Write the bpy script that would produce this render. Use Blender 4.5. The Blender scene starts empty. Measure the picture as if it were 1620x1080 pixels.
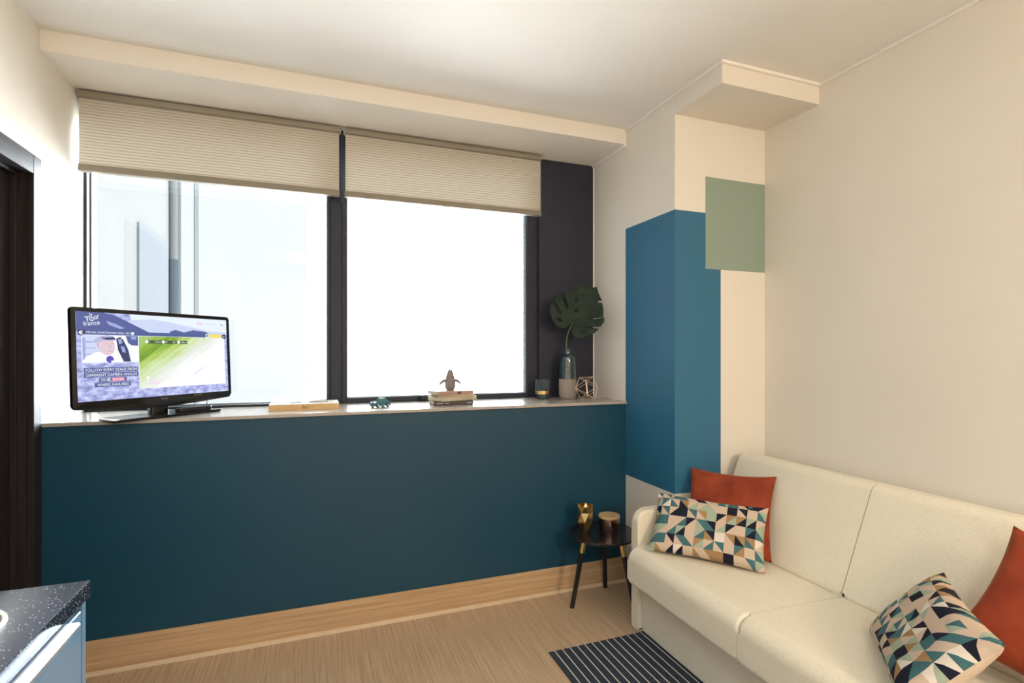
import bpy, bmesh, math, random
from mathutils import Vector, Matrix, Euler, noise
random.seed(7)
C = bpy.context.scene.collection
scn = bpy.context.scene
R = math.radians
PI = math.pi

# ------------------------------------------------------------------ camera, sky, lights, exposure
H = 1.376
cam_d = bpy.data.cameras.new('camera')
cam_d.sensor_width = 36.0
cam_d.lens = 827.0 / 1620.0 * 36.0
cam_d.shift_y = 16.0 / 1620.0
cam_d.clip_start = 0.02
cam = bpy.data.objects.new('camera', cam_d)
C.objects.link(cam)
cam.location = (0, 0, H)
cam.rotation_euler = (PI / 2, 0, -math.atan(308 / 827.0))
scn.camera = cam

scn.view_settings.view_transform = 'Standard'
scn.view_settings.look = 'None'
scn.view_settings.exposure = 0.45
scn.view_settings.gamma = 1.0
scn.view_settings.use_curve_mapping = False

SKY = 27.0
world = bpy.data.worlds.new('sky')
scn.world = world
world.use_nodes = True
wn = world.node_tree.nodes
# hazy bright sky over duller ground
_t = world.node_tree
_tc = _t.nodes.new('ShaderNodeTexCoord')
_sx = _t.nodes.new('ShaderNodeSeparateXYZ')
_mr = _t.nodes.new('ShaderNodeMapRange')
_mr.inputs['From Min'].default_value = -0.25
_mr.inputs['From Max'].default_value = 0.10
_mx = _t.nodes.new('ShaderNodeMixRGB')
_mx.inputs['Color1'].default_value = (0.52, 0.54, 0.54, 1)
_mx.inputs['Color2'].default_value = (0.89, 0.96, 1.0, 1)
_t.links.new(_tc.outputs['Generated'], _sx.inputs[0])
_t.links.new(_sx.outputs['Z'], _mr.inputs['Value'])
_t.links.new(_mr.outputs[0], _mx.inputs['Fac'])
_t.links.new(_mx.outputs[0], wn['Background'].inputs['Color'])
wn['Background'].inputs['Strength'].default_value = SKY


def area(name, loc, target, size, power, col, portal=False, size_y=None):
    d = bpy.data.lights.new(name, 'AREA')
    d.shape = 'RECTANGLE' if size_y else 'DISK'
    d.size = size
    if size_y:
        d.size_y = size_y
    d.energy = power
    d.color = col
    if portal:
        d.cycles.is_portal = True
    o = bpy.data.objects.new(name, d)
    C.objects.link(o)
    o.location = loc
    o.rotation_euler = (Vector(target) - Vector(loc)).to_track_quat('-Z', 'Y').to_euler()
    return o


# daylight sampling guides in the two window openings (emit nothing themselves)
area('window_portal', (0.13, 3.22, 1.85), (0.13, 0, 1.85), 2.42, 1, (1, 1, 1), True, 1.6)
# the room's own warm lamp behind the camera, then an added fill
area('rear_lamp_and_fill', (1.55, -1.7, 2.1), (1.2, 2.3, 1.3), 0.5, 33, (1.0, 0.80, 0.57))
area('rear_lamp_and_fill', (0.0, -1.4, 2.66), (0.0, -1.4, 0), 0.9, 34, (1.0, 0.96, 0.90))  # added neutral overhead fill, not a lamp of the room

# ------------------------------------------------------------------ materials
MATS = {}


def new_mat(name):
    m = bpy.data.materials.new(name)
    m.use_nodes = True
    MATS[name] = m
    return m, m.node_tree, m.node_tree.nodes['Principled BSDF']


def setin(b, rough=None, metal=None, spec=None, coat=None, sheen=None):
    if rough is not None: b.inputs['Roughness'].default_value = rough
    if metal is not None: b.inputs['Metallic'].default_value = metal
    if spec is not None: b.inputs['Specular IOR Level'].default_value = spec
    if coat is not None: b.inputs['Coat Weight'].default_value = coat
    if sheen is not None: b.inputs['Sheen Weight'].default_value = sheen


def N(t, typ, **kw):
    n = t.nodes.new(typ)
    for k, v in kw.items():
        setattr(n, k, v)
    return n


def coords(t, scale=(1, 1, 1), kind='Object', rot=(0, 0, 0)):
    tc = N(t, 'ShaderNodeTexCoord')
    mp = N(t, 'ShaderNodeMapping')
    mp.inputs['Scale'].default_value = scale
    mp.inputs['Rotation'].default_value = rot
    t.links.new(tc.outputs[kind], mp.inputs['Vector'])
    return mp.outputs['Vector']


def ramp(t, fac, stops, interp='LINEAR'):
    r = N(t, 'ShaderNodeValToRGB')
    r.color_ramp.interpolation = interp
    el = r.color_ramp.elements
    while len(el) < len(stops):
        el.new(0.5)
    for e, (p, c) in zip(el, stops):
        e.position = p
        e.color = (*c, 1)
    t.links.new(fac, r.inputs['Fac'])
    return r.outputs['Color']


def bump(t, b, h, strength=0.2, dist=0.001):
    bp = N(t, 'ShaderNodeBump')
    bp.inputs['Strength'].default_value = strength
    bp.inputs['Distance'].default_value = dist
    t.links.new(h, bp.inputs['Height'])
    t.links.new(bp.outputs['Normal'], b.inputs['Normal'])


def noisy(name, c1, c2, scale=20, rough=0.5, metal=0.0, spec=0.5, bumps=0.1, bscale=None, detail=4, stretch=(1, 1, 1), coat=None, bdist=0.001):
    m, t, b = new_mat(name)
    v = coords(t, stretch)
    n = N(t, 'ShaderNodeTexNoise')
    n.inputs['Scale'].default_value = scale
    n.inputs['Detail'].default_value = detail
    t.links.new(v, n.inputs['Vector'])
    c = ramp(t, n.outputs['Fac'], [(0.3, c1), (0.7, c2)])
    t.links.new(c, b.inputs['Base Color'])
    setin(b, rough, metal, spec, coat)
    if bumps:
        n2 = N(t, 'ShaderNodeTexNoise')
        n2.inputs['Scale'].default_value = bscale or scale * 3
        t.links.new(v, n2.inputs['Vector'])
        bump(t, b, n2.outputs['Fac'], bumps, bdist)
    return m


def sc(c, k):
    return tuple(min(1, x * k) for x in c)


def paint(name, c, rough=0.55, spec=0.3):
    return noisy(name, sc(c, 0.985), sc(c, 1.015), 3, rough, 0, spec, 0.05, 400, bdist=0.0004)


M_ceil = paint('ceiling_paint', (0.86, 0.845, 0.81), 0.7)
M_wall = paint('beige_wall_paint', (0.80, 0.755, 0.685), 0.6)
M_soffit = paint('soffit_paint', (0.84, 0.79, 0.72), 0.65)
M_petrol = paint('petrol_wall_paint', (0.007, 0.056, 0.099), 0.42, 0.4)
M_blue = paint('blue_wall_paint', (0.030, 0.150, 0.275), 0.42, 0.45)
M_sage = paint('sage_wall_paint', (0.285, 0.365, 0.305), 0.5)
M_trimwhite = paint('white_trim_paint', (0.9, 0.87, 0.83), 0.5)
M_anthr = noisy('anthracite_frame', (0.018, 0.021, 0.038), (0.023, 0.026, 0.044), 6, 0.5, 0, 0.35, 0.04, 300)
M_alu = noisy('grey_gasket_aluminium', (0.22, 0.27, 0.29), (0.26, 0.31, 0.33), 8, 0.35, 0.5, 0.5, 0)
M_sill = noisy('grey_stone_sill', (0.40, 0.36, 0.33), (0.46, 0.42, 0.385), 30, 0.16, 0, 0.5, 0.02)
M_beige_pl = noisy('taupe_rail', (0.26, 0.23, 0.185), (0.29, 0.255, 0.205), 9, 0.45, 0, 0.4, 0)
M_blackgloss = noisy('black_gloss_plastic', (0.004, 0.004, 0.005), (0.006, 0.006, 0.007), 9, 0.18, 0, 0.5, 0)
M_blackmatt = noisy('black_matt_plastic', (0.012, 0.012, 0.013), (0.018, 0.018, 0.02), 40, 0.45, 0, 0.4, 0)
M_tableblack = noisy('black_lacquer', (0.010, 0.009, 0.012), (0.013, 0.012, 0.016), 9, 0.14, 0, 0.5, 0)
M_brass = noisy('brass', (0.72, 0.53, 0.22), (0.80, 0.60, 0.27), 12, 0.22, 1.0, 0.5, 0.02)
M_copper = noisy('rose_copper', (0.42, 0.25, 0.21), (0.50, 0.30, 0.25), 10, 0.2, 1.0, 0.5, 0)
M_goldwire = noisy('pale_gold_wire', (0.85, 0.66, 0.48), (0.9, 0.72, 0.54), 10, 0.35, 0.7, 0.5, 0)
M_white = noisy('white_lacquer', (0.86, 0.87, 0.88), (0.9, 0.9, 0.91), 10, 0.3, 0, 0.5, 0)
M_steel = noisy('brushed_aluminium', (0.42, 0.46, 0.53), (0.46, 0.50, 0.57), 14, 0.4, 0.75, 0.5, 0)
M_cab = noisy('blue_grey_gloss_front', (0.125, 0.235, 0.36), (0.135, 0.245, 0.37), 3, 0.16, 0, 0.5, 0)
M_velvet = noisy('rust_velvet', (0.20, 0.030, 0.013), (0.33, 0.058, 0.022), 11, 0.75, 0, 0.2, 0.3, 260, 6)
M_velvet.node_tree.nodes['Principled BSDF'].inputs['Sheen Weight'].default_value = 0.18
M_velvet.node_tree.nodes['Principled BSDF'].inputs['Sheen Tint'].default_value = (1.0, 0.45, 0.25, 1)
M_linen = noisy('cream_linen', (0.62, 0.50, 0.39), (0.68, 0.55, 0.43), 40, 0.85, 0, 0.15, 0.3, 500)
M_vaselow = noisy('taupe_stoneware', (0.28, 0.245, 0.22), (0.32, 0.28, 0.25), 60, 0.8, 0, 0.2, 0.2, 300)
M_vaseup = noisy('blue_grey_glaze', (0.014, 0.034, 0.048), (0.020, 0.044, 0.058), 14, 0.1, 0.0, 0.8, 0, coat=0.8)
M_leaf = noisy('monstera_green', (0.010, 0.024, 0.019), (0.026, 0.042, 0.028), 14, 0.6, 0, 0.22, 0.15, 60)
M_stem = noisy('stem_green', (0.12, 0.14, 0.07), (0.16, 0.17, 0.09), 20, 0.5, 0, 0.4, 0.1)
M_pine = noisy('pale_pine', (0.62, 0.40, 0.18), (0.72, 0.49, 0.25), 6, 0.5, 0, 0.3, 0.08, 30, 3, (4, 40, 60))
M_lidwood = noisy('tan_wood_lid', (0.55, 0.37, 0.20), (0.66, 0.46, 0.27), 5, 0.5, 0, 0.3, 0.08, 30, 3, (6, 50, 50))
M_paper = noisy('white_paper', (0.80, 0.80, 0.79), (0.86, 0.86, 0.85), 10, 0.8, 0, 0.2, 0)
M_greypaper = noisy('grey_print', (0.45, 0.46, 0.50), (0.56, 0.57, 0.60), 30, 0.6, 0, 0.2, 0)
M_pages = noisy('page_block', (0.62, 0.56, 0.44), (0.76, 0.70, 0.58), 200, 0.8, 0, 0.2, 0.1, 300, 2, (0.05, 0.05, 1))
M_bk_dark = noisy('charcoal_book_cloth', (0.075, 0.062, 0.062), (0.10, 0.085, 0.085), 60, 0.7, 0, 0.3, 0)
M_bk_cream = noisy('cream_book_cloth', (0.50, 0.46, 0.33), (0.56, 0.51, 0.38), 60, 0.7, 0, 0.3, 0)
M_bk_tan = noisy('tan_book_cloth', (0.46, 0.35, 0.24), (0.53, 0.41, 0.29), 60, 0.7, 0, 0.3, 0)
M_bk_pink = noisy('dusty_rose_book_cloth', (0.40, 0.25, 0.22), (0.46, 0.30, 0.27), 60, 0.7, 0, 0.3, 0)
M_orn = noisy('grey_wood_ornament', (0.17, 0.15, 0.16), (0.30, 0.26, 0.26), 14, 0.7, 0, 0.3, 0.5, 30, 4, (12, 12, 1.2), bdist=0.002)
M_carblue = noisy('pale_blue_enamel', (0.06, 0.175, 0.225), (0.068, 0.19, 0.24), 20, 0.5, 0, 0.06, 0)
M_rubber = noisy('black_rubber', (0.015, 0.015, 0.015), (0.022, 0.022, 0.022), 60, 0.8, 0, 0.2, 0)
M_chrome = noisy('chrome', (0.8, 0.8, 0.82), (0.86, 0.86, 0.88), 10, 0.12, 1.0, 0.5, 0)
M_carglass = noisy('toy_car_glass', (0.10, 0.20, 0.23), (0.13, 0.24, 0.27), 10, 0.08, 0, 0.6, 0)
M_ext = noisy('white_render_facade', (0.0375, 0.0370, 0.0370), (0.038, 0.0375, 0.0375), 2, 0.9, 0, 0.0, 0)
M_ext2 = noisy('pale_blue_panel', (0.0315, 0.0333, 0.0360), (0.032, 0.0338, 0.0365), 2, 0.9, 0, 0.0, 0)
M_ext3 = noisy('grey_pilaster', (0.0220, 0.0240, 0.0250), (0.0225, 0.0245, 0.0255), 2, 0.9, 0, 0.0, 0)
M_ext4 = noisy('teal_downpipe', (0.0075, 0.0120, 0.0145), (0.008, 0.0125, 0.015), 2, 0.9, 0, 0.0, 0)
M_white_dark = noisy('backing', (0.3, 0.3, 0.3), (0.32, 0.32, 0.32), 2, 0.8)


def mat_wood(name, dark, light, grain, axis, rough, spec=0.4, bumps=0.12, contrast=(0.35, 0.65)):
    m, t, b = new_mat(name)
    s = [grain, grain, grain]
    s[axis] = grain / 60.0
    v = coords(t, s)
    n = N(t, 'ShaderNodeTexNoise')
    n.inputs['Scale'].default_value = 1.0
    n.inputs['Detail'].default_value = 5
    n.inputs['Roughness'].default_value = 0.78
    t.links.new(v, n.inputs['Vector'])
    mid = tuple((a + c) / 2 for a, c in zip(dark, light))
    c = ramp(t, n.outputs['Fac'], [(contrast[0], dark), (0.5, mid), (contrast[1], light)])
    t.links.new(c, b.inputs['Base Color'])
    setin(b, rough, 0, spec)
    bump(t, b, n.outputs['Fac'], bumps, 0.0006)
    return m


M_floor = mat_wood('striped_vinyl_floor', (0.40, 0.275, 0.170), (0.66, 0.50, 0.345), 120, 1, 0.34, 0.4)
M_skirt = mat_wood('oak_skirting', (0.42, 0.265, 0.140), (0.62, 0.43, 0.255), 80, 0, 0.45, 0.3)
M_wenge_v = mat_wood('wenge_vertical', (0.012, 0.009, 0.010), (0.030, 0.024, 0.026), 90, 2, 0.5, 0.28)
M_wenge_h = mat_wood('wenge_horizontal', (0.012, 0.008, 0.008), (0.034, 0.027, 0.029), 90, 1, 0.5, 0.16)


def mat_sofa():
    m, t, b = new_mat('cream_upholstery')
    v = coords(t)
    vo = N(t, 'ShaderNodeTexVoronoi', feature='DISTANCE_TO_EDGE')
    vo.inputs['Scale'].default_value = 140
    n = N(t, 'ShaderNodeTexNoise')
    n.inputs['Scale'].default_value = 55
    mixv = N(t, 'ShaderNodeMixRGB')
    mixv.inputs['Fac'].default_value = 0.02
    t.links.new(v, n.inputs['Vector'])
    t.links.new(v, mixv.inputs['Color1'])
    t.links.new(n.outputs['Color'], mixv.inputs['Color2'])
    t.links.new(mixv.outputs['Color'], vo.inputs['Vector'])
    c = ramp(t, vo.outputs['Distance'], [(0.0, (0.73, 0.665, 0.53)), (0.10, (0.83, 0.78, 0.655))])
    t.links.new(c, b.inputs['Base Color'])
    setin(b, 0.75, 0, 0.25, None, 0.1)
    bump(t, b, vo.outputs['Distance'], 0.12, 0.0008)
    return m


M_sofa = mat_sofa()


def mat_speckle():
    m, t, b = new_mat('black_speckled_worktop')
    v = coords(t)
    vo = N(t, 'ShaderNodeTexVoronoi')
    vo.inputs['Scale'].default_value = 230
    t.links.new(v, vo.inputs['Vector'])
    lt = N(t, 'ShaderNodeMath', operation='LESS_THAN')
    lt.inputs[1].default_value = 0.25
    t.links.new(vo.outputs['Distance'], lt.inputs[0])
    sep = N(t, 'ShaderNodeSeparateColor')
    t.links.new(vo.outputs['Color'], sep.inputs['Color'])
    gt = N(t, 'ShaderNodeMath', operation='GREATER_THAN')
    gt.inputs[1].default_value = 0.78
    t.links.new(sep.outputs['Red'], gt.inputs[0])
    mu = N(t, 'ShaderNodeMath', operation='MULTIPLY')
    t.links.new(lt.outputs[0], mu.inputs[0])
    t.links.new(gt.outputs[0], mu.inputs[1])
    c = ramp(t, mu.outputs[0], [(0, (0.012, 0.013, 0.020)), (1, (0.34, 0.37, 0.45))])
    t.links.new(c, b.inputs['Base Color'])
    setin(b, 0.26, 0, 0.38)
    return m


M_worktop = mat_speckle()


def mat_rug():
    m, t, b = new_mat('navy_pinstripe_weave')
    v = coords(t)
    sx = N(t, 'ShaderNodeSeparateXYZ')
    t.links.new(v, sx.inputs[0])

    def mth(op, a, k):
        n = N(t, 'ShaderNodeMath', operation=op)
        t.links.new(a, n.inputs[0])
        n.inputs[1].default_value = k
        return n.outputs[0]
    x = mth('ADD', sx.outputs['X'], 20.0 * 0.0385 - 0.012)
    fr = mth('FRACT', mth('DIVIDE', x, 0.0385), 0)
    line = mth('LESS_THAN', fr, 0.115)
    nz = N(t, 'ShaderNodeTexNoise')
    nz.inputs['Scale'].default_value = 350
    t.links.new(v, nz.inputs['Vector'])
    navy = ramp(t, nz.outputs['Fac'], [(0.3, (0.022, 0.032, 0.050)), (0.7, (0.048, 0.064, 0.090))])
    mx = N(t, 'ShaderNodeMixRGB')
    t.links.new(line, mx.inputs['Fac'])
    t.links.new(navy, mx.inputs['Color1'])
    mx.inputs['Color2'].default_value = (0.72, 0.68, 0.62, 1)
    t.links.new(mx.outputs['Color'], b.inputs['Base Color'])
    setin(b, 0.9, 0, 0.15)
    bump(t, b, nz.outputs['Fac'], 0.5, 0.0015)
    return m


M_rug = mat_rug()


def mat_pattern(name, nx, nz, seed):
    m, t, b = new_mat(name)
    uv = N(t, 'ShaderNodeTexCoord')
    mp = N(t, 'ShaderNodeMapping')
    mp.inputs['Scale'].default_value = (nx, nz, 1)
    mp.inputs['Location'].default_value = (0.35, 0.2, 0)
    t.links.new(uv.outputs['UV'], mp.inputs['Vector'])
    fl = N(t, 'ShaderNodeVectorMath', operation='FLOOR')
    fr = N(t, 'ShaderNodeVectorMath', operation='FRACTION')
    t.links.new(mp.outputs[0], fl.inputs[0])
    t.links.new(mp.outputs[0], fr.inputs[0])
    sx = N(t, 'ShaderNodeSeparateXYZ')
    t.links.new(fr.outputs[0], sx.inputs[0])

    def M2(op, a, bb):
        n = N(t, 'ShaderNodeMath', operation=op)
        for i, q in enumerate((a, bb)):
            if isinstance(q, (int, float)):
                n.inputs[i].default_value = q
            else:
                t.links.new(q, n.inputs[i])
        return n.outputs[0]
    w1 = N(t, 'ShaderNodeTexWhiteNoise', noise_dimensions='4D')
    w1.inputs['W'].default_value = seed
    t.links.new(fl.outputs[0], w1.inputs['Vector'])
    flag = M2('GREATER_THAN', w1.outputs['Value'], 0.5)
    dA = M2('GREATER_THAN', M2('ADD', sx.outputs['X'], sx.outputs['Y']), 1.0)
    dB = M2('GREATER_THAN', sx.outputs['X'], sx.outputs['Y'])
    side = M2('ADD', M2('MULTIPLY', flag, dA), M2('MULTIPLY', M2('SUBTRACT', 1.0, flag), dB))
    wv = M2('ADD', M2('MULTIPLY', side, 17.3), seed + 3.7)
    w2 = N(t, 'ShaderNodeTexWhiteNoise', noise_dimensions='4D')
    t.links.new(wv, w2.inputs['W'])
    t.links.new(fl.outputs[0], w2.inputs['Vector'])
    c = ramp(t, w2.outputs['Value'], [(0.0, (0.60, 0.47, 0.37)), (0.37, (0.060, 0.155, 0.175)), (0.57, (0.014, 0.016, 0.032)),
                                      (0.74, (0.36, 0.43, 0.335)), (0.86, (0.36, 0.22, 0.105)), (0.94, (0.74, 0.68, 0.60))], 'CONSTANT')
    nz_ = N(t, 'ShaderNodeTexNoise')
    nz_.inputs['Scale'].default_value = 500
    t.links.new(uv.outputs['Object'], nz_.inputs['Vector'])
    t.links.new(c, b.inputs['Base Color'])
    setin(b, 0.85, 0, 0.15)
    bump(t, b, nz_.outputs['Fac'], 0.3, 0.0006)
    return m


M_pat1 = mat_pattern('triangle_print', 11.5, 6.5, 2.0)
M_pat2 = mat_pattern('triangle_print_lying', 7.5, 12, 5.0)


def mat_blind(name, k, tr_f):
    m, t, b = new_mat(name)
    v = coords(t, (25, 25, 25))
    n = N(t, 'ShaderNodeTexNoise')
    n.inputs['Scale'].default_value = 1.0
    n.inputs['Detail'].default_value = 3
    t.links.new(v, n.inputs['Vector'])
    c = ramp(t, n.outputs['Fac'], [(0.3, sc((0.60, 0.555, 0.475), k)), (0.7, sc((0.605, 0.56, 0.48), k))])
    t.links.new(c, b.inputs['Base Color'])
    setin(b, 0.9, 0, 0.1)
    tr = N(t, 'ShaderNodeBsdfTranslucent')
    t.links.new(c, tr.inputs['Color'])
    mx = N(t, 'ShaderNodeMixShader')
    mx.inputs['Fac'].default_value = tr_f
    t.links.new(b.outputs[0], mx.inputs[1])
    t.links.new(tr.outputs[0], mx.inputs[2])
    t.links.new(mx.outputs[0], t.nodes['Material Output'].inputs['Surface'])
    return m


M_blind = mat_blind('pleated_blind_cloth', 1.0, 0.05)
M_crease = mat_blind('shaded_blind_crease', 0.72, 0.03)  # denser crease cloth, darkened so its colour carries the pleat valleys' shade


def mat_glass(name, tint, gl=1.0):
    m, t, b = new_mat(name)
    t.nodes.remove(b)
    tr = N(t, 'ShaderNodeBsdfTransparent')
    tr.inputs['Color'].default_value = (*tint, 1)
    g = N(t, 'ShaderNodeBsdfGlossy')
    g.inputs['Roughness'].default_value = 0.02
    fr = N(t, 'ShaderNodeFresnel')
    fr.inputs['IOR'].default_value = 1.45
    mx = N(t, 'ShaderNodeMixShader')
    t.links.new(fr.outputs[0], mx.inputs['Fac'])
    t.links.new(tr.outputs[0], mx.inputs[1])
    t.links.new(g.outputs[0], mx.inputs[2])
    t.links.new(mx.outputs[0], t.nodes['Material Output'].inputs['Surface'])
    return m


M_pane = mat_glass('window_glass', (0.97, 0.985, 0.985))
M_tumbler = mat_glass('smoky_blue_glass', (0.90, 0.93, 0.95))
_t = M_tumbler.node_tree
_tl = N(_t, 'ShaderNodeBsdfTranslucent')
_tl.inputs['Color'].default_value = (0.30, 0.38, 0.42, 1)
_m2 = N(_t, 'ShaderNodeMixShader')
_m2.inputs['Fac'].default_value = 0.16
_old = _t.nodes['Material Output'].inputs['Surface'].links[0].from_socket
_t.links.new(_old, _m2.inputs[1])
_t.links.new(_tl.outputs[0], _m2.inputs[2])
_t.links.new(_m2.outputs[0], _t.nodes['Material Output'].inputs['Surface'])
M_tumblerbase = noisy('thick_teal_glass_base', (0.018, 0.040, 0.050), (0.025, 0.05, 0.06), 20, 0.08, 0, 0.7, 0)


def emit(name, c, k=0.74):
    """Picture element shown on the lit television screen."""
    m, t, b = new_mat(name)
    b.inputs['Base Color'].default_value = (0.01, 0.01, 0.01, 1)
    b.inputs['Roughness'].default_value = 0.25
    b.inputs['Emission Color'].default_value = (*c, 1)
    b.inputs['Emission Strength'].default_value = k
    return m


# ------------------------------------------------------------------ mesh helpers
def wmat(o):
    m = Matrix.LocRotScale(o.location, o.rotation_euler, None)
    return wmat(o.parent) @ m if o.parent else m


def finish(me, smooth, sharp=35):
    if smooth:
        for p in me.polygons:
            p.use_smooth = True
        me.set_sharp_from_angle(angle=R(sharp))


def obj(name, bm, mat, parent=None, smooth=False, loc=None, local=False, sharp=35, wn_=False):
    """One mesh object; geometry is given in world coordinates unless local."""
    me = bpy.data.meshes.new(name)
    bmesh.ops.recalc_face_normals(bm, faces=bm.faces)
    bm.to_mesh(me)
    bm.free()
    for m in (mat if isinstance(mat, (list, tuple)) else [mat]):
        me.materials.append(m)
    o = bpy.data.objects.new(name, me)
    C.objects.link(o)
    if parent is not None:
        o.parent = parent
        if not local:
            me.transform(wmat(parent).inverted())
    elif loc is not None:
        o.location = loc
        if not local:
            me.transform(Matrix.Translation(Vector(loc)).inverted())
    finish(me, smooth, sharp)
    if wn_:
        md = o.modifiers.new('weighted', 'WEIGHTED_NORMAL')
        md.keep_sharp = True
    return o


def tag(o, label, cat, group=None):
    o['label'] = label
    o['category'] = cat
    if group:
        o['group'] = group
    return o


def struct(o, label=None, cat=None):
    o['kind'] = 'structure'
    if label:
        o['label'] = label
        o['category'] = cat
    return o


def empty(name, loc, rz=0.0, label=None, cat=None, group=None):
    o = bpy.data.objects.new(name, None)
    o.empty_display_size = 0.1
    C.objects.link(o)
    o.location = loc
    o.rotation_euler = (0, 0, rz)
    if label:
        tag(o, label, cat, group)
    return o


def add_box(bm, a, b, bevel=0.0, seg=2, mi=0):
    x0, y0, z0 = (min(p, q) for p, q in zip(a, b))
    x1, y1, z1 = (max(p, q) for p, q in zip(a, b))
    vs = [bm.verts.new(p) for p in ((x0, y0, z0), (x1, y0, z0), (x1, y1, z0), (x0, y1, z0), (x0, y0, z1), (x1, y0, z1), (x1, y1, z1), (x0, y1, z1))]
    fs = [bm.faces.new([vs[i] for i in q]) for q in ((0, 3, 2, 1), (4, 5, 6, 7), (0, 1, 5, 4), (1, 2, 6, 5), (2, 3, 7, 6), (3, 0, 4, 7))]
    for f in fs:
        f.material_index = mi
    if bevel:
        es = {e for f in fs for e in f.edges}
        bmesh.ops.bevel(bm, geom=list(es), offset=bevel, segments=seg, profile=0.5, affect='EDGES')
    return bm


def box(a, b, bevel=0.0, seg=2):
    return add_box(bmesh.new(), a, b, bevel, seg)


def prism(pts, axis, lo, hi, bevel=0.0, seg=3, bm=None):
    """Polygon (pairs) extruded along an axis (0,1,2)."""
    bm = bm or bmesh.new()

    def P(p, t):
        q = list(p)
        q.insert(axis, t)
        return q
    A = [bm.verts.new(P(p, lo)) for p in pts]
    B = [bm.verts.new(P(p, hi)) for p in pts]
    n = len(pts)
    fa = bm.faces.new(A)
    fb = bm.faces.new(B[::-1])
    for i in range(n):
        bm.faces.new([A[i], B[i], B[(i + 1) % n], A[(i + 1) % n]])
    if bevel:
        bmesh.ops.bevel(bm, geom=list(fa.edges) + list(fb.edges), offset=bevel, segments=seg, profile=0.5, affect='EDGES')
    return bm


def rounded(pts_r, seg=6):
    """Polygon with a radius per corner: [(x, y, r)]."""
    out = []
    n = len(pts_r)
    for i in range(n):
        p0 = Vector(pts_r[i - 1][:2])
        p1 = Vector(pts_r[i][:2])
        p2 = Vector(pts_r[(i + 1) % n][:2])
        r = pts_r[i][2]
        if r <= 0:
            out.append(tuple(p1))
            continue
        a = (p0 - p1).normalized()
        b = (p2 - p1).normalized()
        th = a.angle(b)
        d = r / math.tan(th / 2)
        s, e = p1 + a * d, p1 + b * d
        ctr = p1 + (a + b).normalized() * (r / math.sin(th / 2))
        a0 = math.atan2(*(s - ctr).yx)
        a1 = math.atan2(*(e - ctr).yx)
        da = (a1 - a0 + PI) % (2 * PI) - PI
        for k in range(seg + 1):
            t = a0 + da * k / seg
            out.append((ctr.x + r * math.cos(t), ctr.y + r * math.sin(t)))
    return out


def lathe(profile, ctr, seg=40, bm=None):
    bm = bm or bmesh.new()
    rings = []
    for r, z in profile:
        if r < 1e-6:
            rings.append([bm.verts.new((ctr[0], ctr[1], ctr[2] + z))])
        else:
            rings.append([bm.verts.new((ctr[0] + r * math.cos(2 * PI * k / seg), ctr[1] + r * math.sin(2 * PI * k / seg), ctr[2] + z)) for k in range(seg)])
    for a, b in zip(rings, rings[1:]):
        for k in range(seg):
            k2 = (k + 1) % seg
            if len(a) == 1 and len(b) == 1:
                continue
            if len(a) == 1:
                bm.faces.new([a[0], b[k], b[k2]])
            elif len(b) == 1:
                bm.faces.new([a[k], a[k2], b[0]])
            else:
                bm.faces.new([a[k], a[k2], b[k2], b[k]])
    return bm


def tube(path, radius, seg=8, bm=None, caps=True):
    """Round tube along points; radius number or list."""
    bm = bm or bmesh.new()
    path = [Vector(p) for p in path]
    rings = []
    up = None
    for i, p in enumerate(path):
        d = (path[min(i + 1, len(path) - 1)] - path[max(i - 1, 0)]).normalized()
        if up is None:
            up = d.orthogonal().normalized()
        else:
            up = (up - d * up.dot(d)).normalized()
        s = d.cross(up)
        r = radius[i] if isinstance(radius, (list, tuple)) else radius
        rings.append([bm.verts.new(p + (up * math.cos(2 * PI * k / seg) + s * math.sin(2 * PI * k / seg)) * r) for k in range(seg)])
    for a, b in zip(rings, rings[1:]):
        for k in range(seg):
            bm.faces.new([a[k], a[(k + 1) % seg], b[(k + 1) % seg], b[k]])
    if caps:
        bm.faces.new(rings[0][::-1])
        bm.faces.new(rings[-1])
    return bm


# ------------------------------------------------------------------ room shell
XL, XR, XP = -1.075, 2.35, 1.743          # left wall, right wall, pier side
YF, YP, YW, YB = 2.716, 2.252, 3.14, -2.6  # parapet, pier front, window plane, rear wall
ZC, ZS, ZSILL = 2.711, 2.622, 1.079       # ceiling, soffit underside, sill top

struct(obj('floor', box((XL - 0.15, YB - 0.15, -0.12), (XR + 0.15, YF + 0.1, 0.0)), M_floor), 'light oak-look striped vinyl floor of the room', 'floor')
struct(obj('ceiling', box((XL - 0.15, YB - 0.15, ZC), (XR + 0.15, 3.30, ZC + 0.15)), M_ceil), 'plain white ceiling of the room', 'ceiling')
struct(obj('wall_right', box((XR, YB, 0), (XR + 0.15, YF + 0.6, ZC)), M_wall), 'beige wall behind the cream sofa', 'wall')
struct(obj('wall_rear', box((XL, YB - 0.15, 0), (XR, YB, ZC)), M_wall), 'beige rear wall behind the viewer', 'wall')

# left wall with a door opening
DY0, DY1, DZ = 1.78, 2.628, 2.088
bm = bmesh.new()
add_box(bm, (XL - 0.15, YB, 0), (XL, DY0 - 0.03, ZC))
add_box(bm, (XL - 0.15, DY1 + 0.03, 0), (XL, 3.30, ZC))
add_box(bm, (XL - 0.15, DY0 - 0.03, DZ + 0.03), (XL, DY1 + 0.03, ZC))
struct(obj('wall_left', bm, M_wall), 'brightly lit cream wall holding the dark door', 'wall')

# parapet below the window, painted petrol blue
wf = struct(obj('wall_front', box((XL, YF, 0), (XP, YW + 0.12, ZSILL - 0.016)), M_wall), 'petrol blue parapet wall under the window', 'wall')
obj('paint_panel', box((XL + 0.002, YF - 0.0015, 0.0), (XP, YF, ZSILL - 0.016)), M_petrol, wf)
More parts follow.
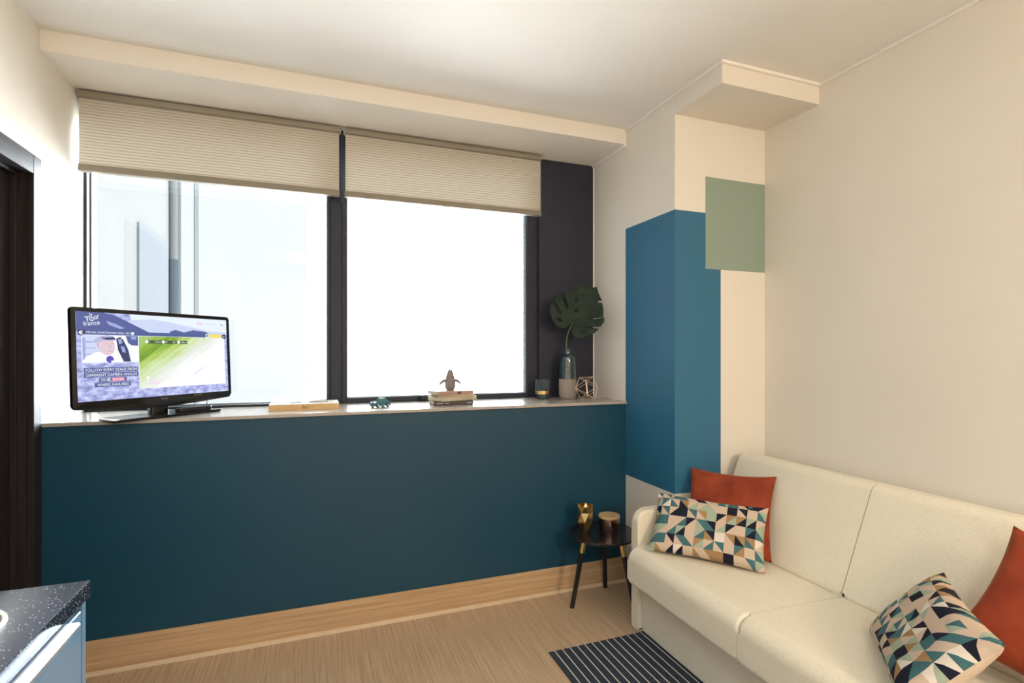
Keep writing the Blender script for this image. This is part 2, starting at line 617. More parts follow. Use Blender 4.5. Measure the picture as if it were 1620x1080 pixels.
# dark wall strip right of the window
struct(obj('wall_window', box((1.345, 3.105, ZSILL), (XP, YW + 0.12, ZS)), M_anthr), 'dark anthracite wall strip between window and pier', 'wall')
# strips of wall above the windows (behind the blinds)
struct(obj('wall_lintel', box((XL, 3.155, 2.52), (1.345, YW + 0.12, ZS)), M_anthr), 'dark lintel above the windows, behind the blinds', 'wall')
# pier in the corner with painted blocks
pier = struct(obj('wall_pier', box((XP, YP, 0), (XR, YW + 0.3, ZC)), M_wall), 'beige corner pier with blue and sage painted blocks', 'wall')
obj('paint_panel', box((XP - 0.0015, YP - 0.0015, 0.636), (XP, YF - 0.002, 2.115)), M_blue, pier)
bm = bmesh.new()
add_box(bm, (XP, YP - 0.0015, 0.636), (1.9388, YP, 2.115))
add_box(bm, (1.9388, YP - 0.0015, 0.636), (2.040, YP, 1.8175))
obj('paint_panel', bm, M_blue, pier)
o = obj('paint_panel', box((1.939, YP - 0.0018, 1.8175), (2.349, YP, 2.309)), M_sage, pier)
o['label'] = 'sage green painted block'
# soffits
struct(obj('ceiling_soffit', box((XL, 2.708, ZS), (XP, 3.30, ZC)), M_soffit), 'long cream soffit box above the window', 'soffit')
struct(obj('ceiling_ledge', box((XP - 0.001, 1.912, ZS - 0.012), (XR, YP, ZC)), M_wall), 'short ceiling ledge projecting above the corner pier', 'soffit')

# thin caulked trim along ceiling
T = 0.014
for i, (a, b) in enumerate([((XR - T, YB, ZC - T), (XR, 1.912 - T, ZC)), ((XP - T, 1.912 - T, ZC - T), (XR, 1.912, ZC)),
                            ((XP - T, 1.912, ZC - T), (XP, 2.708, ZC)), ((XP - T, 2.708, ZS - T), (XP, 3.105, ZS)),
                            ((XP - 0.006, 3.099, ZSILL), (XP, 3.105, ZS - T))]):
    lab = ['thin white ceiling trim along the right wall', 'thin white trim along the ceiling ledge front', 'thin white ceiling trim above the blue pier side',
           'thin white trim under the soffit end', 'thin pale corner bead beside the dark wall strip'][i]
    struct(obj('trim_%d' % (i + 1), box(a, b, 0.002, 2), M_trimwhite), lab, 'trim')

# skirting
sk = struct(obj('baseboard_front', box((XL + 0.005, YF - 0.009, 0.004), (XP, YF - 0.0015, 0.145), 0.002, 2), M_skirt), 'tall oak skirting along the petrol blue parapet', 'skirting')
M_cove = noisy('pale_cove_strip', (0.60, 0.46, 0.31), (0.66, 0.51, 0.35), 20, 0.45, 0, 0.3, 0)
o = obj('cove_strip', prism([(YF - 0.009, 0.0), (YF - 0.022, 0.0), (YF - 0.020, 0.003), (YF - 0.011, 0.010), (YF - 0.009, 0.014)], 0, XL + 0.005, XP), M_cove, sk)
o['label'] = 'paler strip along the floor'

# window sill (stone shelf)
struct(obj('window_sill', box((XL, YF - 0.016, ZSILL - 0.016), (XP, YW + 0.02, ZSILL), 0.002, 2), M_sill), 'polished grey stone window shelf above the blue parapet', 'sill')


# ------------------------------------------------------------------ windows
def window(name, x0, x1, z0, z1, fl, fr, fb, lab, pane_y):
    w = empty(name, ((x0 + x1) / 2, YW, z0))
    struct(w, lab, 'window')
    y0, y1 = YW, YW + 0.07
    obj('frame_left', box((x0, y0, z0), (x0 + fl, y1, z1), 0.002, 1), M_anthr, w)
    obj('frame_right', box((x1 - fr, y0, z0), (x1, y1, z1), 0.002, 1), M_anthr, w)
    obj('frame_bottom', box((x0 + fl, y0, z0), (x1 - fr, y1, z0 + fb), 0.002, 1), M_anthr, w)
    obj('frame_top', box((x0 + fl, y0, z1 - 0.04), (x1 - fr, y1, z1), 0.002, 1), M_anthr, w)
    bm = bmesh.new()   # glazing gasket
    g = 0.006
    py = pane_y
    add_box(bm, (x0 + fl, py - 0.012, z0 + fb), (x0 + fl + g, py, z1 - 0.04))
    add_box(bm, (x1 - fr - g, py - 0.012, z0 + fb), (x1 - fr, py, z1 - 0.04))
    add_box(bm, (x0 + fl + g, py - 0.012, z0 + fb), (x1 - fr - g, py, z0 + fb + g))
    obj('gasket', bm, M_alu, w)
    obj('pane', box((x0 + fl, py, z0 + fb), (x1 - fr, py + 0.006, z1 - 0.04)), M_pane, w)
    return w


w1 = window('window_1', XL, 0.070, ZSILL, 2.53, 0.012, 0.016, 0.012, 'left window pane above the television', YW + 0.055)
w2 = window('window_2', 0.076, 1.345, ZSILL, 2.53, 0.083, 0.072, 0.030, 'right window pane, dark framed and glaring white', YW + 0.03)
obj('mullion_cap', box((0.070, YW - 0.006, ZSILL), (0.128, YW + 0.06, 2.53), 0.003, 2), M_anthr, w2)
obj('mullion_cap', box((0.132, YW - 0.004, ZSILL), (0.155, YW, 2.53), 0.002, 1), M_anthr, w2)
o = obj('hinge_block', box((0.575, YW - 0.02, ZSILL + 0.002), (0.625, YW, ZSILL + 0.036), 0.004, 2), M_blackmatt, w2)
o['label'] = 'small dark block on the bottom frame'
obj('guide_post', box((0.124, 3.085, 2.21), (0.138, 3.098, ZS - 0.005), 0.001, 1), M_anthr, w2)

# ------------------------------------------------------------------ outside: neighbouring facade wing
fac = empty('facade_wing', (-1.7, 7, -0.5), 0, 'pale facade wing seen through the left window', 'building')
obj('wall', box((-2.6, 3.9, -3), (-1.62, 90.0, 60)), M_ext, fac)
obj('side_panel', box((-1.62, 5.95, -3), (-1.60, 7.00, 2.62)), M_ext2, fac)
obj('downpipe', tube([(-1.585, 7.13, -3), (-1.585, 7.13, 2.45)], 0.055, 12), M_ext4, fac, True)
obj('downpipe', tube([(-1.585, 7.13, 2.45), (-1.585, 7.13, 20)], 0.045, 12), M_ext3, fac, True)
obj('pilaster', box((-1.62, 7.30, -3), (-1.54, 8.0, 20)), M_ext, fac)
obj('pilaster_edge', box((-1.62, 8.0, -3), (-1.53, 8.25, 20)), M_ext3, fac)

# ------------------------------------------------------------------ door
dr = empty('door_1', (XL, (DY0 + DY1) / 2, 0))
struct(dr, 'dark wenge door with wide casing in the left wall', 'door')
cw = 0.070
obj('casing', box((XL - 0.01, DY1, 0), (XL + 0.012, DY1 + cw - 0.006, DZ + 0.077), 0.002, 1), M_wenge_v, dr)
obj('casing', box((XL - 0.01, DY0 - cw, 0), (XL + 0.012, DY0, DZ + 0.077), 0.002, 1), M_wenge_v, dr)
obj('casing', box((XL - 0.01, DY0, DZ), (XL + 0.012, DY1, DZ + 0.077), 0.002, 1), M_wenge_h, dr)
bm = bmesh.new()
add_box(bm, (XL - 0.15, DY1, 0), (XL - 0.01, DY1 + 0.03, DZ + 0.03))
add_box(bm, (XL - 0.15, DY0 - 0.03, 0), (XL - 0.01, DY0, DZ + 0.03))
add_box(bm, (XL - 0.15, DY0, DZ), (XL - 0.01, DY1, DZ + 0.03))
obj('jamb', bm, M_wenge_v, dr)
bm = bmesh.new()
add_box(bm, (XL - 0.060, DY1 - 0.012, 0), (XL - 0.040, DY1, DZ), 0.002, 1)
add_box(bm, (XL - 0.060, DY0 + 0.012, DZ - 0.012), (XL - 0.040, DY1 - 0.012, DZ), 0.002, 1)
obj('door_stop', bm, M_wenge_v, dr)
obj('door_leaf', box((XL - 0.10, DY0 + 0.003, 0.006), (XL - 0.060, DY1 - 0.003, DZ - 0.003), 0.002, 1), M_wenge_v, dr)
hd = obj('handle', tube([(XL - 0.060, DY0 + 0.07, 1.02), (XL - 0.015, DY0 + 0.07, 1.02), (XL - 0.012, DY0 + 0.08, 1.02), (XL - 0.012, DY0 + 0.19, 1.02)], 0.009, 10), M_steel, dr, True)


# ------------------------------------------------------------------ blinds
def blind(x0, x1, lab, tabx):
    yb, zt, zb = 3.055, ZS - 0.002, 2.236
    b = empty('cellular_blind', ((x0 + x1) / 2, yb, zb), 0, lab, 'blind', 'pleated blinds over the windows')
    obj('headrail', box((x0 - 0.004, yb - 0.030, zt - 0.036), (x1 + 0.004, yb + 0.028, zt - 0.006), 0.005, 2), M_beige_pl, b, True)
    bm = bmesh.new()
    nfold = 22
    z1, z0 = zt - 0.036, zb + 0.030
    pf = []
    pitch = (z0 - z1) / nfold
    for k in range(nfold):
        for q, d in ((0.0, 0.0006), (0.34, 0.0006), (0.55, 0.0030), (0.80, 0.0030)):
            pf.append((yb - 0.010 - d, z1 + pitch * (k + q), q == 0.0))
    pf.append((yb - 0.0106, z0, True))
    A = [bm.verts.new((x0, y, z)) for y, z, _ in pf]
    B = [bm.verts.new((x1, y, z)) for y, z, _ in pf]
    for i in range(len(pf) - 1):
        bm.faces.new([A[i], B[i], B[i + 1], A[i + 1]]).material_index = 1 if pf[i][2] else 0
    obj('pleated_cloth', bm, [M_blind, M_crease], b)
    obj('bottom_rail', prism(rounded([(yb - 0.020, zb, 0.004), (yb + 0.018, zb, 0.004), (yb + 0.018, zb + 0.034, 0.006), (yb - 0.014, zb + 0.036, 0.006)], 3), 0, x0 - 0.002, x1 + 0.002), M_beige_pl, b, True)
    obj('pull_tab', box((tabx - 0.017, yb - 0.022, zb - 0.006), (tabx + 0.017, yb - 0.008, zb), 0.002, 1), M_white, b)
    for q in (0.22, 0.78):
        xx = x0 + (x1 - x0) * q
        obj('bracket', box((xx - 0.012, yb - 0.012, zt - 0.008), (xx + 0.012, yb + 0.012, zt), 0.001, 1), M_steel, b)
    return b


blind(XL + 0.014, 0.113, 'wide beige pleated blind above the television, over the left window', -0.42)
blind(0.146, 1.327, 'beige pleated blind over the right window beside the dark wall strip', 0.72)

# ------------------------------------------------------------------ kitchen unit
cab = empty('kitchen_base_cabinet', (-0.76, 0.3, 0), 0, 'blue grey glossy kitchen base unit with long aluminium pull', 'cabinet')
obj('carcass', box((XL + 0.005, -1.2, 0.10), (-0.468, 1.322, 0.866)), M_cab, cab)
obj('side_panel', box((-0.468, 1.304, 0.10), (-0.449, 1.322, 0.866), 0.001, 1), M_cab, cab)
obj('plinth', box((XL + 0.02, -1.2, 0), (-0.52, 1.30, 0.10)), M_blackmatt, cab)
for k in range(4):
    y1 = 1.300 - k * 0.62
    y0 = y1 - 0.616
    f = obj('drawer_front', box((-0.467, y0, 0.62), (-0.449, y1, 0.850), 0.0015, 1), M_cab, cab)
    obj('drawer_front', box((-0.467, y0, 0.105), (-0.449, y1, 0.616), 0.0015, 1), M_cab, cab)
    hp = [(-0.449, 0.8505), (-0.449, 0.8635), (-0.4245, 0.8635), (-0.4210, 0.8600), (-0.4210, 0.8535), (-0.4240, 0.8535), (-0.4262, 0.8580), (-0.440, 0.8570)]
    h = obj('handle', prism(hp, 1, y0 + 0.09, y1 - 0.085), M_steel, f)
    h['label'] = 'long aluminium edge pull'
wt = obj('kitchen_worktop', box((XL + 0.001, -1.2, 0.867), (-0.443, 1.330, 0.900), 0.0025, 2), M_worktop, None, True, (-0.76, 0.07, 0.867))
tag(wt, 'black speckled worktop on the blue grey kitchen unit', 'worktop')
hp = empty('hotplate', (-0.605, 1.150, 0.9004), 0, 'round white rimmed hotplate cut by the left frame edge, on worktop', 'hotplate')
obj('rim', lathe([(0.088, 0.0), (0.096, 0.0), (0.0955, 0.003), (0.093, 0.0045), (0.090, 0.0045), (0.0882, 0.003), (0.088, 0.0)], (-0.605, 1.150, 0.9004), 48), M_white, hp, True)
M_plate = noisy('taupe_plate', (0.12, 0.11, 0.10), (0.14, 0.13, 0.12), 40, 0.7, 0, 0.2, 0)
obj('plate', lathe([(0, 0.0), (0.088, 0.0), (0.088, 0.003), (0, 0.003)], (-0.605, 1.150, 0.9004), 48), M_plate, hp, True)

# ------------------------------------------------------------------ sofa
SF0 = 1.41
sofa = empty('sofa', (1.9, 1.45, 0), 0, 'cream upholstered two seat sofa bed along the right wall', 'sofa')
ym = 1.475
arm_prof = rounded([(1.470, 0.006, 0.004), (2.30, 0.006, 0.004), (2.30, 0.60, 0.03), (1.470, 0.594, 0.060)], 8)
for y0, y1 in ((2.184, 2.238), (0.476, 0.530)):
    obj('arm', prism(arm_prof, 1, y0, y1, 0.012, 3), M_sofa, sofa, True, wn_=True)
obj('base', box((1.492, 0.532, 0.006), (2.30, 2.182, 0.250), 0.010, 3), M_sofa, sofa, True, wn_=True)
seat_prof = rounded([(SF0, 0.250, 0.028), (1.99, 0.250, 0.01), (1.99, 0.408, 0.03), (1.80, 0.418, 0.2), (SF0, 0.428, 0.060)], 8)
for y0, y1 in ((ym + 0.0015, 2.182), (0.532, ym - 0.0015)):
    s = obj('seat_cushion', prism(seat_prof, 1, y0, y1, 0.014, 4), M_sofa, sofa, True, wn_=True)
back_prof = rounded([(1.925, 0.410, 0.02), (2.20, 0.30, 0.02), (2.33, 0.805, 0.06), (2.112, 0.842, 0.050)], 8)
for y0, y1 in ((ym + 0.002, 2.182), (0.532, ym - 0.002)):
    obj('back_cushion', prism(back_prof, 1, y0, y1, 0.020, 4), M_sofa, sofa, True, wn_=True)


# ------------------------------------------------------------------ cushions
def pillow(name, W, Hh, T, ctr, rot, mats, lab, cat='cushion', group=None, ear=0.02, seed=0, patterned=False):
    n, m = 28, 28
    bm = bmesh.new()
    uvl = bm.loops.layers.uv.new('UVMap')
    rows = {}
    for side in (-1, 1):
        for i in range(n + 1):
            for j in range(m + 1):
                u, v = i / n * 2 - 1, j / m * 2 - 1
                edge = (i in (0, n)) or (j in (0, m))
                if edge and side == 1:
                    rows[(1, i, j)] = rows[(-1, i, j)]
                    continue
                x = u * W / 2 - math.copysign(1, u) * ear * (1 - v * v) * abs(u) ** 2
                z = v * Hh / 2 - math.copysign(1, v) * ear * (1 - u * u) * abs(v) ** 2
                th = T / 2 * ((1 - u ** 4) * (1 - v ** 4)) ** 0.55
                nz = noise.noise(Vector((u * 2.1 + seed, v * 2.1, side * 3.0)))
                cr = noise.noise(Vector((u * 5 + seed * 3, v * 5, side * 5.0)))
                th *= 1 + 0.12 * nz + 0.05 * cr
                rows[(side, i, j)] = bm.verts.new((x, side * th, z))
    for side in (-1, 1):
        for i in range(n):
            for j in range(m):
                q = [(i, j), (i + 1, j), (i + 1, j + 1), (i, j + 1)]
                f = bm.faces.new([rows[(side, a, b)] for a, b in q])
                f.material_index = 0 if side == -1 else len(mats) - 1
                for lp, (a, b) in zip(f.loops, q):
                    lp[uvl].uv = (a / n, b / m)
    o = obj(name, bm, mats, None, True, None, True, 80)
    o.location = ctr
    o.rotation_euler = rot
    tag(o, lab, cat, group)
    return o


pillow('scatter_cushion', 0.50, 0.30, 0.085, (1.700, 1.962, 0.549), (-0.70, 0.02, -0.86), [M_pat1, M_linen], 'patterned triangle print cushion upright at the far sofa end, before a plain rust one', ear=0.012, seed=1)
pillow('scatter_cushion', 0.40, 0.40, 0.075, (1.863, 2.005, 0.604), (-0.54, 0.0, -0.92), [M_velvet], 'plain rust velvet cushion half hidden at the far sofa end', ear=0.018, seed=2)
pillow('scatter_cushion', 0.31, 0.50, 0.110, (1.664, 1.008, 0.546), (-1.61, -0.846, -0.782), [M_pat2, M_linen], 'patterned triangle print cushion tipped on its side at the near sofa end', ear=0.014, seed=3)
pillow('scatter_cushion', 0.40, 0.40, 0.085, (1.906, 0.800, 0.634), (-0.56, 0.22, -1.50), [M_velvet], 'plain rust velvet cushion cut by the right frame edge', ear=0.022, seed=4)

# ------------------------------------------------------------------ rug
rg = obj('rug', box((0.990, 0.30, 0.0005), (1.560, 2.178, 0.0050), 0.001, 1), M_rug, None, False, (1.275, 1.3, 0.0005))
tag(rg, 'navy rug with thin white pinstripes before the sofa', 'rug')

# ------------------------------------------------------------------ side table
TX, TY, TZ = 1.462, 2.502, 0.392
st = empty('side_table', (TX, TY, 0), 0, 'small round black three legged side table beside the sofa arm', 'side table')
obj('table_top', lathe([(0, -0.016), (0.178, -0.016), (0.186, -0.010), (0.187, -0.003), (0.184, 0), (0, 0)], (TX, TY, TZ), 64), M_tableblack, st, True)
for k, (fx, fy) in enumerate([(1.283, 2.520), (1.577, 2.672), (1.560, 2.335)]):
    foot = Vector((fx, fy, 0))
    top = Vector((TX + (fx - 1.473) * 0.58, TY + (fy - 2.509) * 0.58, TZ - 0.016))
    d = (top - foot)
    lg = obj('leg', tube([foot, foot + d * 0.78], [0.0125, 0.0135], 16), M_tableblack, st, True)
    o = obj('sleeve', tube([foot + d * 0.78, top], [0.0150, 0.0165], 16), M_brass, lg, True)
    o['label'] = 'brass sleeve at the top of the leg'

# brass geometric candle holder
ch = empty('candle_holder', (1.385, 2.560, TZ + 0.0022), 0, 'faceted brass candle holder on the black side table', 'candle holder')
bm = bmesh.new()
rings = []
for r, z, a in ((0.026, 0.0, 0.0), (0.045, 0.050, 0.5), (0.040, 0.100, 0.0), (0.047, 0.136, 0.5)):
    rings.append([bm.verts.new((1.385 + r * math.cos(2 * PI * (k + a) / 6 + 0.5), 2.560 + r * math.sin(2 * PI * (k + a) / 6 + 0.5), TZ + 0.0022 + z)) for k in range(6)])
for q, (a, b) in enumerate(zip(rings, rings[1:])):
    s = 0 if q % 2 == 0 else 1
    for k in range(6):
        k2 = (k + 1) % 6
        if s == 0:
            bm.faces.new([a[k], a[k2], b[k]])
            bm.faces.new([a[k2], b[k2], b[k]])
        else:
            bm.faces.new([a[k], a[k2], b[k2]])
            bm.faces.new([a[k], b[k2], b[k]])
bm.faces.new(rings[0][::-1])
o = obj('faceted_cup', bm, M_brass, ch)
md = o.modifiers.new('thick', 'SOLIDIFY')
md.thickness = 0.002
md.offset = -1

# copper tin with wooden lid
tn = empty('storage_tin', (1.515, 2.525, TZ), 0, 'round copper tin with tan wooden lid on side table', 'tin')
obj('tin_body', lathe([(0, 0), (0.054, 0), (0.056, 0.003), (0.056, 0.068), (0.053, 0.068), (0.053, 0.004), (0, 0.004)], (1.515, 2.525, TZ), 48), M_copper, tn, True)
obj('lid', lathe([(0, 0.068), (0.057, 0.068), (0.0585, 0.070), (0.0585, 0.080), (0.057, 0.082), (0, 0.082)], (1.515, 2.525, TZ), 48), M_lidwood, tn, True)

# ------------------------------------------------------------------ television
TVC = Vector((-0.676, 2.825, ZSILL))
TYAW, TILT = 0.83, -0.049
tv = empty('television', TVC, TYAW, 'black flat television angled on the left of the window shelf', 'television')
W2, ZB, ZT = 0.36, 0.057, 0.477          # half width, bottom, top (local)
# local frame: x right, y away from the viewer, z up
base_pts = rounded([(-0.25, -0.085, 0.01), (0.25, -0.085, 0.01), (0.215, 0.085, 0.02), (-0.215, 0.085, 0.02)], 4)
obj('stand_base', prism(base_pts, 2, 0.0008, 0.012, 0.003, 2), M_blackgloss, tv, True, None, True)
obj('stand_neck', prism(rounded([(-0.045, 0.0, 0.012), (0.045, 0.0, 0.012), (0.035, 0.045, 0.012), (-0.035, 0.045, 0.012)], 4), 2, 0.012, 0.075), M_blackgloss, tv, True, None, True)
out = [(-W2, ZT, 0.010), (-W2, ZB + 0.006, 0.016)]
bot = [(-W2 * 0.55, ZB - 0.006, 0), (-W2 * 0.2, ZB - 0.013, 0), (W2 * 0.2, ZB - 0.013, 0), (W2 * 0.55, ZB - 0.006, 0)]
poly = rounded(out + bot + [(W2, ZB + 0.006, 0.016), (W2, ZT, 0.010)], 5)
bm = prism(poly, 1, -0.018, 0.000, 0.004, 2)
bz = obj('casing', bm, M_blackgloss, tv, True, None, True)
bz.rotation_euler = (TILT, 0, 0)
bz.location = (0, 0, 0)
bk = obj('rear_cover', box((-0.27, 0.000, 0.09), (0.27, 0.034, 0.38), 0.012, 2), M_blackmatt, tv, True, None, True)
bk.rotation_euler = (TILT, 0, 0)

# the lit picture; local u,v in 0..1 (v downwards)
SX0, SX1, SZ1, SZ0 = -W2 + 0.018, W2 - 0.017, ZT - 0.017, ZB + 0.036
SY = -0.0185


def S(u, v, k=0):
    return (SX0 + (SX1 - SX0) * u, SY - 0.0004 * k, SZ1 + (SZ0 - SZ1) * v)


def flat(polys, k):
    bm = bmesh.new()
    for p in polys:
        vs = [bm.verts.new(S(u, v, k)) for u, v in p]
        f = bm.faces.new(vs)
        if len(p) > 4:
            bmesh.ops.triangulate(bm, faces=[f])
    return bm


def rect(u0, v0, u1, v1):
    return [(u0, v0), (u1, v0), (u1, v1), (u0, v1)]


def circ(u, v, r, n=16):
    return [(u + r * math.cos(2 * PI * i / n), v + r * 1.83 * math.sin(2 * PI * i / n)) for i in range(n)]


def mat_screen_bg():
    m = emit('screen_landscape', (0.5, 0.5, 0.8))
    t = m.node_tree
    b = t.nodes['Principled BSDF']
    tc = N(t, 'ShaderNodeTexCoord')
    mp = N(t, 'ShaderNodeMapping')
    mp.inputs['Scale'].default_value = (14, 1, 26)
    t.links.new(tc.outputs['Object'], mp.inputs['Vector'])
    n = N(t, 'ShaderNodeTexNoise')
    n.inputs['Scale'].default_value = 2.2
    n.inputs['Detail'].default_value = 6
    t.links.new(mp.outputs[0], n.inputs['Vector'])
    c = ramp(t, n.outputs['Fac'], [(0.30, (0.20, 0.22, 0.52)), (0.48, (0.42, 0.46, 0.80)), (0.62, (0.62, 0.68, 0.98)), (0.8, (0.85, 0.9, 1.0))])
    t.links.new(c, b.inputs['Emission Color'])
    return m


def mat_green():
    m = emit('screen_race_view', (0.4, 0.7, 0.1))
    t = m.node_tree
    b = t.nodes['Principled BSDF']
    tc = N(t, 'ShaderNodeTexCoord')
    mp = N(t, 'ShaderNodeMapping')
    mp.inputs['Rotation'].default_value = (0, R(33), 0)
    t.links.new(tc.outputs['Object'], mp.inputs['Vector'])
    sx = N(t, 'ShaderNodeSeparateXYZ')
    t.links.new(mp.outputs[0], sx.inputs[0])
    mp2 = N(t, 'ShaderNodeMapping')
    mp2.inputs['Scale'].default_value = (5, 1, 45)
    t.links.new(mp.outputs[0], mp2.inputs['Vector'])
    n = N(t, 'ShaderNodeTexNoise')
    n.inputs['Scale'].default_value = 1.4
    t.links.new(mp2.outputs[0], n.inputs['Vector'])
    ma = N(t, 'ShaderNodeMath', operation='MULTIPLY_ADD')
    ma.inputs[1].default_value = 0.10
    t.links.new(n.outputs['Fac'], ma.inputs[0])
    t.links.new(sx.outputs['Z'], ma.inputs[2])
    mr = N(t, 'ShaderNodeMapRange')
    mr.inputs['From Min'].default_value = 0.40
    mr.inputs['From Max'].default_value = 0.10
    t.links.new(ma.outputs[0], mr.inputs['Value'])
    c = ramp(t, mr.outputs[0], [(0.0, (0.42, 0.62, 0.22)), (0.16, (0.30, 0.50, 0.06)), (0.24, (0.16, 0.33, 0.03)), (0.34, (0.45, 0.62, 0.12)),
                                (0.48, (0.66, 0.80, 0.42)), (0.62, (0.82, 0.86, 0.80)), (0.78, (1.0, 1.0, 1.0))])
    t.links.new(c, b.inputs['Emission Color'])
    return m


E_bg, E_green = mat_screen_bg(), mat_green()
E_white = emit('screen_white', (0.95, 0.96, 1.0))
E_navy = emit('screen_navy', (0.022, 0.035, 0.12))
E_bar = emit('screen_bar_blue', (0.085, 0.12, 0.32))
E_hill = emit('screen_hill_blue', (0.10, 0.13, 0.34))
E_hill2 = emit('screen_far_hill', (0.62, 0.70, 0.93))
E_sky = emit('screen_sky', (0.82, 0.90, 1.0))
E_yellow = emit('screen_yellow', (0.90, 0.70, 0.10))
E_pink = emit('screen_pink', (0.85, 0.22, 0.42))
E_skin = emit('screen_skin', (0.78, 0.60, 0.68))
E_cap = emit('screen_cap', (0.50, 0.50, 0.72))
E_dark = emit('screen_dark', (0.05, 0.06, 0.16))
E_mic = emit('screen_mic_blue', (0.10, 0.08, 0.50))
E_mid = emit('screen_mid_blue', (0.36, 0.42, 0.74))
E_dgreen = emit('screen_tag_green', (0.06, 0.12, 0.04))
E_lines = emit('screen_shadow_pink', (0.62, 0.42, 0.55))

scr = obj('screen', flat([rect(0, 0, 1, 1)], 0), E_bg, tv, False, None, True)
scr.rotation_euler = (TILT, 0, 0)


SCR = []


def layer(polys, k, mat):
    SCR.append((polys, k, mat))


# background scenery
layer([[(0.30, 0), (1, 0), (1, 0.20), (0.62, 0.19), (0.33, 0.17)]], 1, E_sky)
layer([[(0.30, 0.07), (0.44, 0.045), (0.56, 0.07), (0.70, 0.12), (0.86, 0.17), (1, 0.175), (1, 0.21), (0.30, 0.21)]], 2, E_hill2)
layer([[(0, 0), (0.15, 0.0), (0.22, 0.03), (0.28, 0.10), (0.33, 0.175), (0.42, 0.21), (0, 0.21)],
       [(0.56, 0.19), (0.60, 0.165), (0.66, 0.195), (0.73, 0.16), (0.82, 0.175), (0.86, 0.21), (0.56, 0.21)]], 3, E_hill)
layer([[(0.16, 0.09), (0.21, 0.12), (0.27, 0.17), (0.24, 0.18), (0.18, 0.14)]], 4, E_mid)
# header bar
layer([rect(0.03, 0.210, 0.826, 0.254)], 4, E_bar)
layer([[(0.008, 0.205), (0.043, 0.205), (0.043, 0.252), (0.025, 0.270), (0.008, 0.252)], rect(0.960, 0.207, 0.990, 0.27)], 5, E_navy)
layer([rect(0.826, 0.207, 0.955, 0.255)], 5, E_yellow)
layer([rect(0.826, 0.207, 0.850, 0.255)], 6, E_white)
layer([circ(0.838, 0.231, 0.007, 10)], 7, E_dark)
layer([[(0.308, 0.215), (0.324, 0.215), (0.327, 0.228), (0.322, 0.230), (0.322, 0.248), (0.310, 0.248), (0.310, 0.230), (0.305, 0.228)]], 5, E_white)
layer([[(0.969, 0.225), (0.981, 0.237), (0.969, 0.249)]], 6, E_white)
# channel mark on the badge: a split letter E
layer([rect(0.019, 0.214, 0.034, 0.224), rect(0.012, 0.229, 0.030, 0.238), rect(0.019, 0.244, 0.034, 0.254), [(0.019, 0.214), (0.024, 0.222), (0.022, 0.246), (0.019, 0.254), (0.015, 0.240), (0.015, 0.226)]], 6, E_white)
# interview picture
layer([rect(0.025, 0.257, 0.349, 0.572)], 4, E_white)
layer([rect(0.028, 0.262, 0.2, 0.54)], 5, E_hill2)
layer([rect(0.030, 0.29, 0.045, 0.54), rect(0.045, 0.33, 0.10, 0.345), rect(0.045, 0.40, 0.10, 0.41), rect(0.045, 0.47, 0.09, 0.48)], 6, E_mid)
layer([[(0.216, 0.295), (0.240, 0.275), (0.258, 0.31), (0.262, 0.36), (0.285, 0.42), (0.300, 0.565), (0.257, 0.565), (0.225, 0.43)]], 6, E_dark)
layer([[(0.226, 0.305), (0.246, 0.295), (0.252, 0.345), (0.232, 0.36)], [(0.24, 0.38), (0.262, 0.39), (0.27, 0.46), (0.25, 0.45)]], 7, E_mid)
layer([[(0.272, 0.260), (0.346, 0.260), (0.346, 0.375), (0.305, 0.372), (0.285, 0.34)]], 6, E_hill)
layer([rect(0.305, 0.27, 0.335, 0.30)], 7, E_mid)
layer([[(0.026, 0.571), (0.045, 0.505), (0.10, 0.452), (0.16, 0.44), (0.215, 0.472), (0.245, 0.52), (0.258, 0.571)]], 8, E_white)
layer([[(0.108, 0.33), (0.13, 0.30), (0.19, 0.30), (0.205, 0.35), (0.206, 0.42), (0.190, 0.475), (0.155, 0.488), (0.125, 0.45), (0.110, 0.39)]], 9, E_skin)
layer([[(0.082, 0.345), (0.095, 0.305), (0.125, 0.27), (0.165, 0.258), (0.200, 0.272), (0.214, 0.305), (0.205, 0.318), (0.150, 0.318), (0.110, 0.345)]], 10, E_cap)
layer([[(0.125, 0.290), (0.200, 0.278), (0.213, 0.305), (0.160, 0.312)]], 11, E_dark)
layer([rect(0.150, 0.352, 0.168, 0.360), rect(0.183, 0.350, 0.199, 0.358), [(0.176, 0.36), (0.186, 0.40), (0.172, 0.402)], rect(0.160, 0.435, 0.192, 0.444), [(0.105, 0.35), (0.114, 0.35), (0.114, 0.40), (0.108, 0.39)]], 11, E_lines)
layer([circ(0.176, 0.535, 0.022, 14)], 11, E_mic)
layer([[(0.18, 0.552), (0.204, 0.545), (0.206, 0.565), (0.184, 0.570)]], 12, E_white)
# race picture
layer([rect(0.349, 0.254, 0.978, 0.895)], 4, E_white)
GREEN = flat([rect(0.3515, 0.258, 0.9755, 0.891)], 5)
layer([rect(0.396, 0.305, 0.446, 0.347), rect(0.448, 0.305, 0.600, 0.347), rect(0.602, 0.305, 0.681, 0.347)], 6, E_dgreen)
layer([circ(0.402, 0.325, 0.011), circ(0.511, 0.325, 0.011), circ(0.618, 0.325, 0.011), circ(0.402, 0.763, 0.010), rect(0.4015, 0.78, 0.4035, 0.85)], 7, E_white)
layer([rect(0.411, 0.800, 0.468, 0.838)], 7, E_pink)
layer([rect(0.4125, 0.803, 0.4665, 0.835)], 8, E_white)
layer([[(0.72, 0.74), (0.80, 0.65), (0.805, 0.655), (0.725, 0.75)]], 6, E_hill2)
